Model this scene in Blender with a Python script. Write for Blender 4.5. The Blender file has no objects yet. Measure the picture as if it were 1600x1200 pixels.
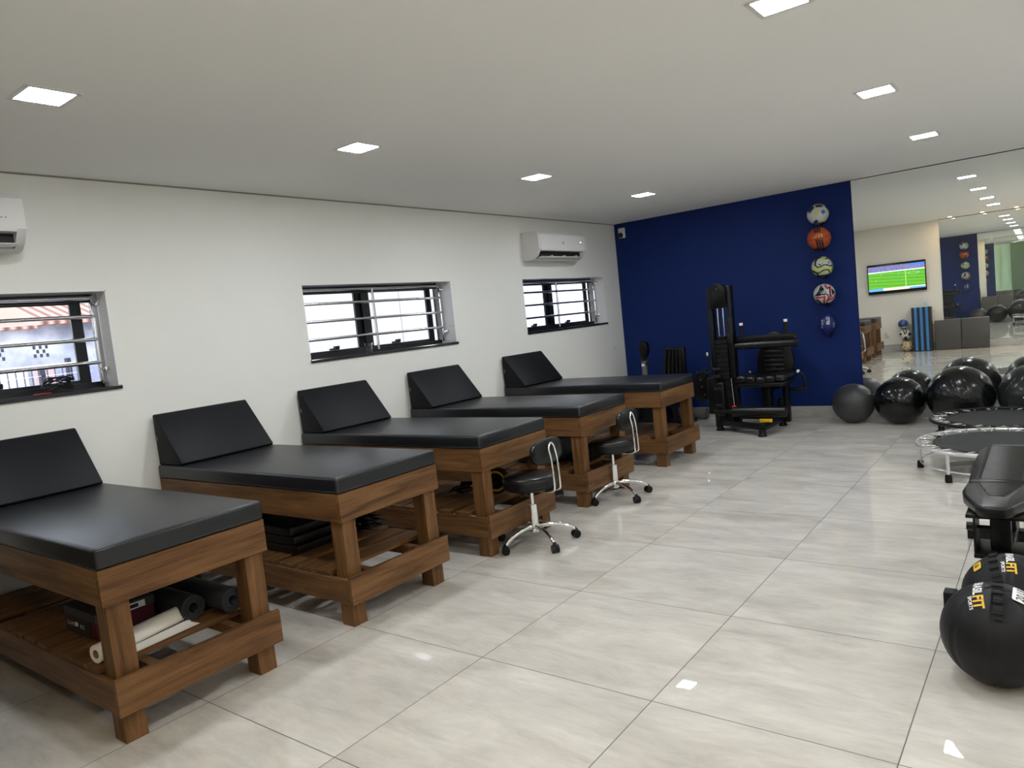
import bpy, bmesh, math, random
from mathutils import Vector, Matrix
random.seed(7)
SC = bpy.context.scene
COL = SC.collection
PI = math.pi
H = 2.578            # ceiling height
RX = 7.2             # room width
YB = -9.25           # back wall
MX = 2.90            # blue paint ends, mirror starts

# ------------------------------------------------------------------ materials
def mat(name, color, rough=0.5, metal=0.0, spec=0.5, emit=None, estr=0.0, coat=0.0, trans=0.0, ior=1.45, alpha=1.0):
    m = bpy.data.materials.new(name); m.use_nodes = True
    b = m.node_tree.nodes['Principled BSDF']
    b.inputs['Base Color'].default_value = (*color, 1)
    b.inputs['Roughness'].default_value = rough
    b.inputs['Metallic'].default_value = metal
    b.inputs['Specular IOR Level'].default_value = spec
    b.inputs['IOR'].default_value = ior
    b.inputs['Coat Weight'].default_value = coat
    b.inputs['Transmission Weight'].default_value = trans
    b.inputs['Alpha'].default_value = alpha
    if emit:
        b.inputs['Emission Color'].default_value = (*emit, 1)
        b.inputs['Emission Strength'].default_value = estr
    return m

class NT:
    def __init__(s, m): s.t = m.node_tree; s.b = s.t.nodes['Principled BSDF']
    def n(s, typ, **kw):
        x = s.t.nodes.new(typ)
        for k, v in kw.items():
            if k in x.inputs.keys() if isinstance(k, str) else False: x.inputs[k].default_value = v
            else: setattr(x, k, v)
        return x
    def l(s, a, b): s.t.links.new(a, b)
    def math(s, op, a, b=None, c=None):
        x = s.t.nodes.new('ShaderNodeMath'); x.operation = op
        for i, v in enumerate((a, b, c)):
            if v is None: continue
            if isinstance(v, (int, float)): x.inputs[i].default_value = v
            else: s.l(v, x.inputs[i])
        return x.outputs[0]
    def coord(s, kind='Object'):
        return s.t.nodes.new('ShaderNodeTexCoord').outputs[kind]
    def mapping(s, vec, scale=(1,1,1), loc=(0,0,0)):
        x = s.t.nodes.new('ShaderNodeMapping'); s.l(vec, x.inputs[0])
        x.inputs['Scale'].default_value = scale; x.inputs['Location'].default_value = loc
        return x.outputs[0]
    def noise(s, vec, scale=5, detail=3, rough=.5, dist=0):
        x = s.t.nodes.new('ShaderNodeTexNoise'); s.l(vec, x.inputs['Vector'])
        x.inputs['Scale'].default_value = scale; x.inputs['Detail'].default_value = detail
        x.inputs['Roughness'].default_value = rough; x.inputs['Distortion'].default_value = dist
        return x.outputs['Fac']
    def ramp(s, fac, stops):
        x = s.t.nodes.new('ShaderNodeValToRGB'); s.l(fac, x.inputs[0])
        el = x.color_ramp.elements
        while len(el) < len(stops): el.new(.5)
        for e, (p, c) in zip(el, stops): e.position = p; e.color = (*c, 1)
        return x.outputs[0]
    def mix(s, fac, a, b, blend='MIX'):
        x = s.t.nodes.new('ShaderNodeMix'); x.data_type = 'RGBA'; x.blend_type = blend
        for sock, v in ((x.inputs['Factor'], fac), (x.inputs['A'], a), (x.inputs['B'], b)):
            if isinstance(v, (int, float)): sock.default_value = v
            elif isinstance(v, tuple): sock.default_value = (*v, 1)
            else: s.l(v, sock)
        return x.outputs['Result']
    def bump(s, h, strength=.2, dist=.01):
        x = s.t.nodes.new('ShaderNodeBump'); s.l(h, x.inputs['Height'])
        x.inputs['Strength'].default_value = strength; x.inputs['Distance'].default_value = dist
        s.l(x.outputs[0], s.b.inputs['Normal'])
    def sep(s, v):
        x = s.t.nodes.new('ShaderNodeSeparateXYZ'); s.l(v, x.inputs[0]); return x.outputs

def paint(name, c, var=.03, rough=.75):
    m = mat(name, c, rough, spec=.25); t = NT(m); v = t.coord('Object')
    f = t.noise(v, 1.2, 4)
    t.l(t.mix(f, tuple(x*(1-var) for x in c), tuple(min(1, x*(1+var)) for x in c)), t.b.inputs['Base Color'])
    t.bump(t.noise(v, 180, 2), .06, .002)
    return m

def wood(name, axis):
    m = mat(name, (.15, .08, .04), .46, spec=.25); t = NT(m); v = t.coord('Object')
    oi = t.t.nodes.new('ShaderNodeObjectInfo').outputs['Random']
    va = t.t.nodes.new('ShaderNodeVectorMath'); va.operation = 'ADD'; t.l(v, va.inputs[0])
    cb = t.t.nodes.new('ShaderNodeCombineXYZ')
    for i in range(3): t.l(t.math('MULTIPLY', oi, 7.0 + i), cb.inputs[i])
    t.l(cb.outputs[0], va.inputs[1]); v = va.outputs[0]
    sc = [26, 26, 26]; sc['xyz'.index(axis)] = 2.2
    f1 = t.noise(t.mapping(v, tuple(sc)), 1.0, 5, .62, .6)
    sc2 = [150, 150, 150]; sc2['xyz'.index(axis)] = 5
    f2 = t.noise(t.mapping(v, tuple(sc2)), 1.0, 2, .5)
    c = t.ramp(f1, [(.28, (.062, .0285, .011)), (.45, (.140, .067, .025)), (.6, (.193, .096, .037)), (.8, (.252, .136, .056))])
    c2 = t.mix(.35, c, t.ramp(f2, [(.3, (.45, .45, .45)), (.7, (1, 1, 1))]), 'MULTIPLY')
    t.l(c2, t.b.inputs['Base Color'])
    t.bump(f2, .08, .002)
    return m
W_X, W_Y, W_Z = wood('walnut_grain_x', 'x'), wood('walnut_grain_y', 'y'), wood('walnut_grain_z', 'z')

def vinyl(name, c=(.014, .016, .019), rough=.38, fine=260):
    m = mat(name, c, rough, spec=.55); t = NT(m); v = t.coord('Object')
    t.bump(t.math('ADD', t.noise(v, fine, 2), t.math('MULTIPLY', t.noise(v, 6, 2), 2.0)), .10, .0025)
    return m
VINYL = vinyl('black_vinyl', (.0055, .0068, .0095), .36)
VINYL.node_tree.nodes['Principled BSDF'].inputs['Specular IOR Level'].default_value = .62
VINYL_W = vinyl('black_vinyl_wedge', (.0045, .0052, .0068), .50)
VINYL_W.node_tree.nodes['Principled BSDF'].inputs['Specular IOR Level'].default_value = .24
VINYL_S = vinyl('black_vinyl_smooth', (.0055, .0055, .006), .30, 90)
VINYL_S.node_tree.nodes['Principled BSDF'].inputs['Specular IOR Level'].default_value = .42
RUBBER = mat('black_rubber', (.005, .005, .0055), .5, spec=.3)
GYM = mat('black_powder_coat', (.0035, .004, .0045), .36, spec=.32)
PLAST = mat('black_plastic', (.0035, .0035, .004), .32, spec=.3)
CHROME = mat('chrome', (.86, .87, .88), .07, 1.0)
STEEL = mat('stainless_steel', (.62, .62, .63), .2, 1.0)
WHITEP = mat('white_plastic', (.72, .71, .70), .3)
GREYP = mat('grey_plastic', (.12, .12, .112), .4)
GREYD = mat('dark_slot', (.01, .01, .01), .6)
YELLOW = mat('yellow_paint', (.75, .45, .01), .4)
RED = mat('red_plastic', (.5, .01, .02), .4)
WHITE = mat('white_print', (.85, .85, .85), .5)
GOLD = mat('yellow_print', (.80, .50, .03), .5)
GRANITE = mat('black_granite', (.010, .010, .014), .12)
MARBLE = mat('white_marble_reveal', (.86, .86, .88), .25)
ALU = mat('black_aluminium', (.006, .007, .010), .35)
SILVER = mat('silver_paint', (.72, .72, .73), .25, .7)
PAPER = mat('white_paper', (.86, .82, .74), .8)
WALL = paint('wall_paint', (.80, .80, .765))
WALLB = paint('wall_paint_back', (.80, .76, .68))
CEIL = paint('ceiling_paint', (.86, .855, .84), .02)
BLUE = paint('blue_paint', (.0035, .0185, .118), .05, .62)
MIRROR = mat('mirror_glass', (.93, .955, .93), 0.0, .988)

def floor_mat():
    m = mat('porcelain_tiles', (.6, .6, .56), .07, spec=.5, ior=1.62); t = NT(m); P = t.coord('Object')
    x, y, z = t.sep(P)
    S = .82
    fx = t.math('DIVIDE', t.math('SUBTRACT', x, 2.592), S); fy = t.math('DIVIDE', t.math('SUBTRACT', y, -6.329), S)
    ix = t.math('FLOOR', fx); iy = t.math('FLOOR', fy)
    dx = t.math('ABSOLUTE', t.math('SUBTRACT', t.math('FRACT', t.math('ADD', fx, .5)), .5))
    dy = t.math('ABSOLUTE', t.math('SUBTRACT', t.math('FRACT', t.math('ADD', fy, .5)), .5))
    g = t.math('LESS_THAN', t.math('MINIMUM', dx, dy), .0022)
    wn = t.t.nodes.new('ShaderNodeTexWhiteNoise'); wn.noise_dimensions = '2D'
    cb = t.t.nodes.new('ShaderNodeCombineXYZ'); t.l(ix, cb.inputs[0]); t.l(iy, cb.inputs[1]); t.l(cb.outputs[0], wn.inputs['Vector'])
    off = t.t.nodes.new('ShaderNodeVectorMath'); off.operation = 'MULTIPLY_ADD'
    t.l(wn.outputs['Color'], off.inputs[0]); off.inputs[1].default_value = (9, 9, 9); t.l(P, off.inputs[2])
    Q = off.outputs[0]
    n1 = t.noise(t.mapping(Q, (1.3, 3.4, 1)), 1.6, 7, .66, .4)
    n2 = t.noise(t.mapping(Q, (3.4, 17, 1)), 1.9, 8, .74, .5)
    c1 = t.ramp(n1, [(.32, (.48, .457, .414)), (.5, (.59, .566, .518)), (.68, (.69, .665, .612))])
    c2 = t.ramp(n2, [(.3, (.90, .90, .905)), (.52, (1, 1, 1)), (.7, (1.07, 1.07, 1.06))])
    c = t.mix(.75, c1, c2, 'MULTIPLY')
    c = t.mix(g, c, (.085, .07, .055))
    t.l(c, t.b.inputs['Base Color'])
    t.l(t.math('ADD', t.math('MULTIPLY', g, .5), .015), t.b.inputs['Roughness'])
    # every tile lies at a slightly different tilt and is a little wavy
    wv = t.math('MULTIPLY', t.noise(t.mapping(Q, (1, 1, 1)), 3.2, 1), 1.0)
    tx = t.math('MULTIPLY', t.math('SUBTRACT', t.sep(wn.outputs['Color'])[0], .5), t.math('SUBTRACT', fx, ix))
    ty = t.math('MULTIPLY', t.math('SUBTRACT', t.sep(wn.outputs['Color'])[1], .5), t.math('SUBTRACT', fy, iy))
    hh = t.math('ADD', t.math('MULTIPLY', wv, .0009), t.math('MULTIPLY', t.math('ADD', tx, ty), .0022))
    hh = t.math('SUBTRACT', hh, t.math('MULTIPLY', g, .001))
    bp = t.t.nodes.new('ShaderNodeBump'); t.l(hh, bp.inputs['Height']); bp.inputs['Strength'].default_value = 1; bp.inputs['Distance'].default_value = 1
    t.l(bp.outputs[0], t.b.inputs['Normal'])
    return m
FLOOR = floor_mat()
def stone(name):
    m = mat(name, (.5, .48, .45), .2); t = NT(m); v = t.coord('Object')
    n = t.noise(t.mapping(v, (3, 3, 12)), 1.5, 6, .65)
    t.l(t.ramp(n, [(.3, (.34, .33, .31)), (.5, (.43, .42, .395)), (.7, (.52, .505, .475))]), t.b.inputs['Base Color'])
    return m
STONE = stone('porcelain_skirting')

# ------------------------------------------------------------------ mesh helpers
def nb(): return bmesh.new()
def link(o, parent=None):
    COL.objects.link(o)
    if parent is not None: o.parent = parent
    return o
def obj(name, bm, m, parent=None, smooth=False, auto=None):
    me = bpy.data.meshes.new(name)
    bmesh.ops.recalc_face_normals(bm, faces=bm.faces)
    bm.to_mesh(me); bm.free()
    for x in (m if isinstance(m, (list, tuple)) else [m]): me.materials.append(x)
    if smooth:
        for p in me.polygons: p.use_smooth = True
        if auto is not None: me.set_sharp_from_angle(angle=math.radians(auto))
    o = bpy.data.objects.new(name, me)
    return link(o, parent)
def empty(name, loc=(0,0,0), rz=0, parent=None):
    o = bpy.data.objects.new(name, None); o.empty_display_size = .1
    o.location = loc; o.rotation_euler = (0, 0, rz)
    return link(o, parent)
def tag(o, label=None, cat=None, group=None, kind=None):
    if label: o['label'] = label
    if cat: o['category'] = cat
    if group: o['group'] = group
    if kind: o['kind'] = kind
    return o
def box(bm, x0, x1, y0, y1, z0, z1, bev=0, seg=2, mi=0, M=None):
    before = set(bm.faces) if (mi and bev) else None
    r = bmesh.ops.create_cube(bm, size=1)
    vs = r['verts']
    T = Matrix.Translation(((x0+x1)/2, (y0+y1)/2, (z0+z1)/2)) @ Matrix.Diagonal((abs(x1-x0), abs(y1-y0), abs(z1-z0), 1))
    if M is not None: T = M @ T
    bmesh.ops.transform(bm, matrix=T, verts=vs)
    fs = set(f for v in vs for f in v.link_faces)
    if bev > 0:
        es = list(set(e for v in vs for e in v.link_edges))
        rr = bmesh.ops.bevel(bm, geom=es, offset=bev, segments=seg, profile=.5, affect='EDGES', clamp_overlap=True)
        fs = set(rr['faces']) | set(f for f in fs if f.is_valid)
    if before is not None: fs = set(bm.faces)-before
    for f in fs:
        if f.is_valid: f.material_index = mi
    return fs
def cyl(bm, p0, p1, r0, r1=None, n=20, cap=True, mi=0):
    p0, p1 = Vector(p0), Vector(p1); r1 = r0 if r1 is None else r1
    d = p1-p0; L = d.length
    q = Vector((0,0,1)).rotation_difference(d.normalized()).to_matrix().to_4x4()
    r = bmesh.ops.create_cone(bm, cap_ends=cap, cap_tris=False, segments=n, radius1=r0, radius2=r1, depth=L)
    bmesh.ops.transform(bm, matrix=Matrix.Translation((p0+p1)/2) @ q, verts=r['verts'])
    for f in set(f for v in r['verts'] for f in v.link_faces): f.material_index = mi
def tube(bm, pts, r, n=10, closed=False, mi=0, cap=True):
    pts = [Vector(p) for p in pts]; N = len(pts)
    rr = r if isinstance(r, (list, tuple)) else [r]*N
    rings = []; up = None
    for i, p in enumerate(pts):
        if closed: d = (pts[(i+1) % N]-pts[i-1]).normalized()
        else: d = (pts[min(i+1, N-1)]-pts[max(i-1, 0)]).normalized()
        if up is None: up = d.orthogonal().normalized()
        up = (up - d*up.dot(d)).normalized(); s = d.cross(up)
        rings.append([bm.verts.new(p + (up*math.cos(2*PI*k/n)+s*math.sin(2*PI*k/n))*rr[i]) for k in range(n)])
    M = N if closed else N-1
    for i in range(M):
        a, b = rings[i], rings[(i+1) % N]
        for k in range(n):
            f = bm.faces.new((a[k], a[(k+1) % n], b[(k+1) % n], b[k])); f.material_index = mi
    if cap and not closed:
        for ring in (rings[0][::-1], rings[-1]):
            f = bm.faces.new(ring); f.material_index = mi
def smooth_path(pts, sub=6):
    P = [Vector(p) for p in pts]; out = []
    for i in range(len(P)-1):
        p0, p1, p2, p3 = P[max(i-1,0)], P[i], P[i+1], P[min(i+2, len(P)-1)]
        for k in range(sub):
            t = k/sub
            out.append(.5*((2*p1)+(-p0+p2)*t+(2*p0-5*p1+4*p2-p3)*t*t+(-p0+3*p1-3*p2+p3)*t**3))
    out.append(P[-1]); return out
def prism(bm, prof, M, h, mi=0, bev=0):
    """polygon prof (2D) extruded by h along local z, then placed by M"""
    vs = [bm.verts.new(M @ Vector((a, b, 0))) for a, b in prof]
    ws = [bm.verts.new(M @ Vector((a, b, h))) for a, b in prof]
    n = len(prof); fs = [bm.faces.new(vs[::-1]), bm.faces.new(ws)]
    for i in range(n): fs.append(bm.faces.new((vs[i], vs[(i+1) % n], ws[(i+1) % n], ws[i])))
    if bev:
        es = list(set(e for f in fs for e in f.edges))
        fs = bmesh.ops.bevel(bm, geom=es, offset=bev, segments=3, profile=.5, affect='EDGES', clamp_overlap=True)['faces']
    for f in fs: f.material_index = mi
    return fs
def lathe(bm, prof, n=24, c=(0,0,0), mi=0):
    rings = []
    for r, z in prof:
        if r < 1e-6: rings.append([bm.verts.new((c[0], c[1], c[2]+z))])
        else: rings.append([bm.verts.new((c[0]+r*math.cos(2*PI*k/n), c[1]+r*math.sin(2*PI*k/n), c[2]+z)) for k in range(n)])
    for a, b in zip(rings, rings[1:]):
        for k in range(n):
            k2 = (k+1) % n
            if len(a) == 1 and len(b) == 1: continue
            if len(a) == 1: f = bm.faces.new((a[0], b[k2], b[k]))
            elif len(b) == 1: f = bm.faces.new((a[k], a[k2], b[0]))
            else: f = bm.faces.new((a[k], a[k2], b[k2], b[k]))
            f.material_index = mi
def frame_yz(X):  # local (a,b,h) -> world (x=h, y=a, z=b)
    return Matrix(((0,0,1,X),(1,0,0,0),(0,1,0,0),(0,0,0,1)))
def frame_xz(Y):  # local (a,b,h) -> (x=a, y=Y+h, z=b)
    return Matrix(((1,0,0,0),(0,0,1,Y),(0,1,0,0),(0,0,0,1)))
def rrect(w, h, r, n=6, cx=0, cy=0):
    o = []
    for (sx, sy, a0) in ((1,1,0),(-1,1,90),(-1,-1,180),(1,-1,270)):
        for k in range(n+1):
            a = math.radians(a0+90*k/n)
            o.append((cx+sx*(w/2-r)+r*math.cos(a), cy+sy*(h/2-r)+r*math.sin(a)))
    return o
def copy_tree(o, parent=None, **props):
    c = o.copy(); COL.objects.link(c); c.parent = parent
    for ch in list(o.children): copy_tree(ch, c)
    return c
def text_mesh(s, size=1.0, bold=0.0, spacing=1.0):
    cu = bpy.data.curves.new('txt', 'FONT'); cu.body = s; cu.size = size; cu.offset = bold; cu.space_character = spacing
    cu.align_x = 'LEFT'; cu.fill_mode = 'FRONT' if hasattr(cu, 'fill_mode') else cu.fill_mode
    to = bpy.data.objects.new('txt', cu); COL.objects.link(to)
    bpy.context.view_layer.update()
    dg = bpy.context.evaluated_depsgraph_get()
    me = bpy.data.meshes.new_from_object(to.evaluated_get(dg))
    bpy.data.objects.remove(to); bpy.data.curves.remove(cu)
    return me

# ------------------------------------------------------------------ the setting
b = nb(); box(b, -.25, RX+.15, YB-.15, .15, -.12, 0)
tag(obj('floor', b, FLOOR), kind='structure')

# ceiling with square pockets for the recessed panels
LIGHTS = [(x, y) for x in (1.355, 3.83, 6.30) for y in (-7.25, -5.56, -3.70, -1.83)]  # right-hand row is unseen, added to light that side of the room
LH = .096
b = nb()
xs = [-.25]; 
ys = sorted({-9.40, .15} | {y-LH for _, y in LIGHTS} | {y+LH for _, y in LIGHTS})
xs = sorted({-.25, RX+.15} | {x-LH for x, _ in LIGHTS} | {x+LH for x, _ in LIGHTS})
V = {}
def gv(x, y):
    k = (round(x, 4), round(y, 4))
    if k not in V: V[k] = b.verts.new((x, y, H))
    return V[k]
for i in range(len(xs)-1):
    for j in range(len(ys)-1):
        cx, cy = (xs[i]+xs[i+1])/2, (ys[j]+ys[j+1])/2
        if any(abs(cx-x) < LH and abs(cy-y) < LH for x, y in LIGHTS): continue
        b.faces.new((gv(xs[i], ys[j]), gv(xs[i+1], ys[j]), gv(xs[i+1], ys[j+1]), gv(xs[i], ys[j+1])))
r = bmesh.ops.extrude_face_region(b, geom=list(b.faces))
bmesh.ops.translate(b, verts=[v for v in r['geom'] if isinstance(v, bmesh.types.BMVert)], vec=(0, 0, .14))
tag(obj('ceiling', b, CEIL), kind='structure')

# left wall with three openings
WIN = [(-8.25, -6.52), (-5.07, -3.34), (-2.17, -.415)]
WZ0, WZ1 = 1.305, 1.905
b = nb()
yy = [YB-.15] + [v for w in WIN for v in w] + [.15]
box(b, -.25, 0, yy[0], yy[-1], 0, WZ0)
box(b, -.25, 0, yy[0], yy[-1], WZ1, H)
for k in range(0, len(yy), 2): box(b, -.25, 0, yy[k], yy[k+1], WZ0, WZ1)
tag(obj('wall_left', b, WALL), kind='structure')
b = nb(); box(b, 0, .006, YB, 0, H-.009, H)  # thin grey strip paints the shadow line under the ceiling
tag(obj('painted_shadow_line', b, mat('painted_shadow_gap', (.26, .26, .25), .9)), kind='structure')
b = nb(); box(b, 0, RX, 0, .15, 0, H)
tag(obj('wall_far', b, BLUE), kind='structure')
b = nb(); box(b, 0, RX, YB-.15, YB, 0, H)
tag(obj('wall_back', b, WALLB), kind='structure')
b = nb(); box(b, RX, RX+.15, YB-.15, .15, 0, H)
tag(obj('wall_right', b, WALL), kind='structure')
b = nb(); box(b, 0.012, RX, -.012, 0, 0, .132, .002, 1)
tag(obj('baseboard_far', b, STONE), kind='structure')
b = nb(); box(b, 0, .012, YB, 0, 0, .132, .002, 1)
tag(obj('baseboard_left', b, STONE), kind='structure')
b = nb(); box(b, 0.012, RX, YB, YB+.012, 0, .15, .002, 1)
tag(obj('baseboard_back', b, STONE), kind='structure')

# windows
WGLASS = mat('window_glass', (.97, .98, .99), .0, trans=1.0, ior=1.01, spec=.2)
def make_window(n, y0, y1, glass_dark=False):
    w = tag(empty('window_%d' % n, (0, (y0+y1)/2, WZ0)), kind='structure')
    cy = (y0+y1)/2
    def add(name, bm, m, par=w, **k):
        o = obj(name, bm, m, None, **k); o.parent = par
        if par is w: o.matrix_parent_inverse = Matrix.Translation((0, -cy, -WZ0))
        return o
    b = nb()
    X0, X1 = -.245, -.185
    box(b, X0, X1, y0, y1, WZ0+.0, WZ0+.045); box(b, X0, X1, y0, y1, WZ1-.055, WZ1)
    box(b, X0, X1, y0, y0+.05, WZ0, WZ1); box(b, X0, -.224, y1-.115, y1-.066, WZ0, WZ1); box(b, X0, -.224, y1-.006, y1, WZ0, WZ1)
    add('window_frame', b, ALU)
    mid = (y0+y1)/2 - .03
    for k, (a, c, xs) in enumerate(((y0+.04, cy-.01, -.224), (cy-.165, y1-.072, -.243))):
        b = nb()
        x1 = xs+.018
        box(b, xs, x1, a, c, WZ0+.04, WZ0+.065); box(b, xs, x1, a, c, WZ1-.064, WZ1-.045)
        box(b, xs, x1, a, a+(.06 if k == 0 else .085), WZ0+.06, WZ1-.06); box(b, xs, x1, c-(.085 if k == 0 else .06), c, WZ0+.06, WZ1-.06)
        s = add('sash', b, ALU)
        b = nb(); xm = xs+.009
        box(b, xm-.002, xm+.002, a+.05, c-.05, WZ0+.05, WZ1-.06)
        p = add('pane', b, WGLASS, s)
        b = nb(); hy = (a+c)/2 - .05
        box(b, x1, x1+.03, hy-.045, hy+.045, WZ0+.066, WZ0+.082, .004); box(b, x1, x1+.034, hy-.0, hy+.045, WZ0+.075, WZ0+.098, .004)
        add('latch', b, PLAST, s)
    b = nb(); box(b, -.236, -.232, y1-.062, y1-.006, WZ0+.045, WZ1-.055); add('pane', b, bpy.data.materials['window_glass'])
    b = nb(); box(b, -.185, .012, y0-.0, y1+.012, WZ0-.012, WZ0+.012, .003)
    add('window_sill', b, GRANITE)
    b = nb()
    box(b, -.185, -.001, y1-.006, y1, WZ0+.012, WZ1-.004); box(b, -.185, -.001, y0, y0+.006, WZ0+.012, WZ1-.004)
    box(b, -.185, -.001, y0+.006, y1-.006, WZ1-.006, WZ1)
    add('reveal_lining', b, MARBLE)
    b = nb()
    box(b, -.14, -.12, y1-.045, y1-.012, WZ0+.03, WZ1-.02, .002); box(b, -.14, -.12, y0+.012, y0+.045, WZ0+.03, WZ1-.02, .002)
    cyl(b, (-.13, y0+.03, WZ1-.035), (-.13, y1-.03, WZ1-.035), .011)
    g = add('security_grille', b, STEEL, smooth=True, auto=40)
    for z in (1.757, 1.614, 1.470):
        b = nb(); cyl(b, (-.13, y0+.03, z), (-.13, y1-.03, z), .0122); add('grille_bar', b, STEEL, g, smooth=True, auto=40)
    b = nb(); cyl(b, (-.13, cy-.03, WZ0+.03), (-.13, cy-.03, WZ1-.03), .0122); add('grille_upright', b, STEEL, g, smooth=True, auto=40)
    for z in (WZ0+.12, WZ1-.07):
        b = nb(); box(b, -.125, -.085, y1-.03, y1-.006, z-.012, z+.012, .002); cyl(b, (-.105, y1-.045, z), (-.105, y1-.006, z), .007)
        add('hinge', b, STEEL, g, smooth=True, auto=40)
    return w
for i, (a, c) in enumerate(WIN): make_window(i+1, a, c)

# wall mirrors (the big one over the far wall bows a few millimetres, as in the photograph)
def bowed(x, z):
    k = .0061865
    return -.5*k*((x-5.341)**2+(z-1.4436)**2) - .006
b = nb(); NXM, NZM = 44, 26; z0, z1 = .134, H-.009; g = []
for i in range(NXM+1):
    col = []
    for j in range(NZM+1):
        x = MX+(RX-MX)*i/NXM; z = z0+(z1-z0)*j/NZM
        col.append(b.verts.new((x, bowed(x, z), z)))
    g.append(col)
for i in range(NXM):
    for j in range(NZM): b.faces.new((g[i][j], g[i+1][j], g[i+1][j+1], g[i][j+1]))
brd = [g[i][0] for i in range(NXM+1)] + [g[NXM][j] for j in range(1, NZM+1)] + [g[i][NZM] for i in range(NXM-1, -1, -1)] + [g[0][j] for j in range(NZM-1, 0, -1)]
bk = [b.verts.new((v.co.x, 0, v.co.z)) for v in brd]
for i in range(len(brd)):
    j = (i+1) % len(brd); f = b.faces.new((brd[i], brd[j], bk[j], bk[i])); f.material_index = 1
o = obj('wall_mirror', b, [MIRROR, STONE], smooth=True, auto=30)
tag(o, 'large frameless mirror to the right of the blue wall, above the exercise balls', 'mirror')
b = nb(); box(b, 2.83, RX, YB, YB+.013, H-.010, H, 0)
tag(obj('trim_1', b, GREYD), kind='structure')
b = nb(); box(b, 2.83, RX, YB, YB+.012, .152, H-.010)
o = obj('wall_mirror', b, mat('mirror_glass_back', (.93, .955, .93), 0.0, .988))
tag(o, 'second mirror, on the back wall right of the television, seen in the far mirror', 'mirror')

# ------------------------------------------------------------------ lights
DIFF = mat('led_diffuser', (.9, .9, .9), .5, emit=(.93, .965, 1.0), estr=86)
rows = {1.355: 'in the row above the tables', 3.83: 'in the middle row', 6.30: 'in the added unseen right row'}
pos = {-7.25: 'nearest the back', -5.56: 'second from the back', -3.70: 'third from the back', -1.83: 'nearest the blue wall'}
proto = None
for x, y in LIGHTS:
    if proto is None:
        proto = empty('ceiling_light', (x, y, H))
        b = nb()
        w0 = LH+.006
        for sx, sy, wx, wy in ((1,0,.010,w0),(-1,0,.010,w0),(0,1,w0,.010),(0,-1,w0,.010)):
            box(b, sx*(LH+.001)-wx*1, sx*(LH+.001)+wx*1, sy*(LH+.001)-wy*1, sy*(LH+.001)+wy*1, -.0035, .001)
        for sx, sy, wx, wy in ((1,0,.002,LH),(-1,0,.002,LH),(0,1,LH,.002),(0,-1,LH,.002)):
            box(b, sx*(LH-.003)-wx, sx*(LH-.003)+wx, sy*(LH-.003)-wy, sy*(LH-.003)+wy, 0, .03)
        obj('light_frame', b, WHITEP, proto)
        b = nb(); box(b, -LH+.012, LH-.012, -LH+.012, LH-.012, -.001, .006)
        obj('diffuser', b, DIFF, proto)
        o = proto
    else:
        o = copy_tree(proto); o.location = (x, y, H)
    tag(o, 'square ceiling light %s, %s' % (rows[x], pos[y]), 'ceiling light', 'recessed square ceiling lights')
SPOT = mat('warm_spot_lens', (.9, .85, .75), .5, emit=(1.0, .72, .43), estr=170)
proto = None
for k, x in enumerate((3.05, 3.58, 4.11, 4.64, 5.17, 5.70)):
    if proto is None:
        proto = empty('ceiling_spotlight', (x, -8.90, H))
        b = nb(); lathe(b, [(.034, -.004), (.05, -.004), (.052, 0), (.052, .003)], 24); obj('light_frame', b, WHITEP, proto, True, 40)
        b = nb(); lathe(b, [(0, -.002), (.034, -.002), (.034, .002)], 24); obj('lens', b, SPOT, proto)
        o = proto
    else:
        o = copy_tree(proto); o.location = (x, -8.90, H)
    tag(o, 'small round ceiling spotlight by the back mirror, %s from the television' % ('first', 'second', 'third', 'fourth', 'fifth', 'sixth')[k], 'ceiling light', 'small spotlights by the back mirror')

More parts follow.
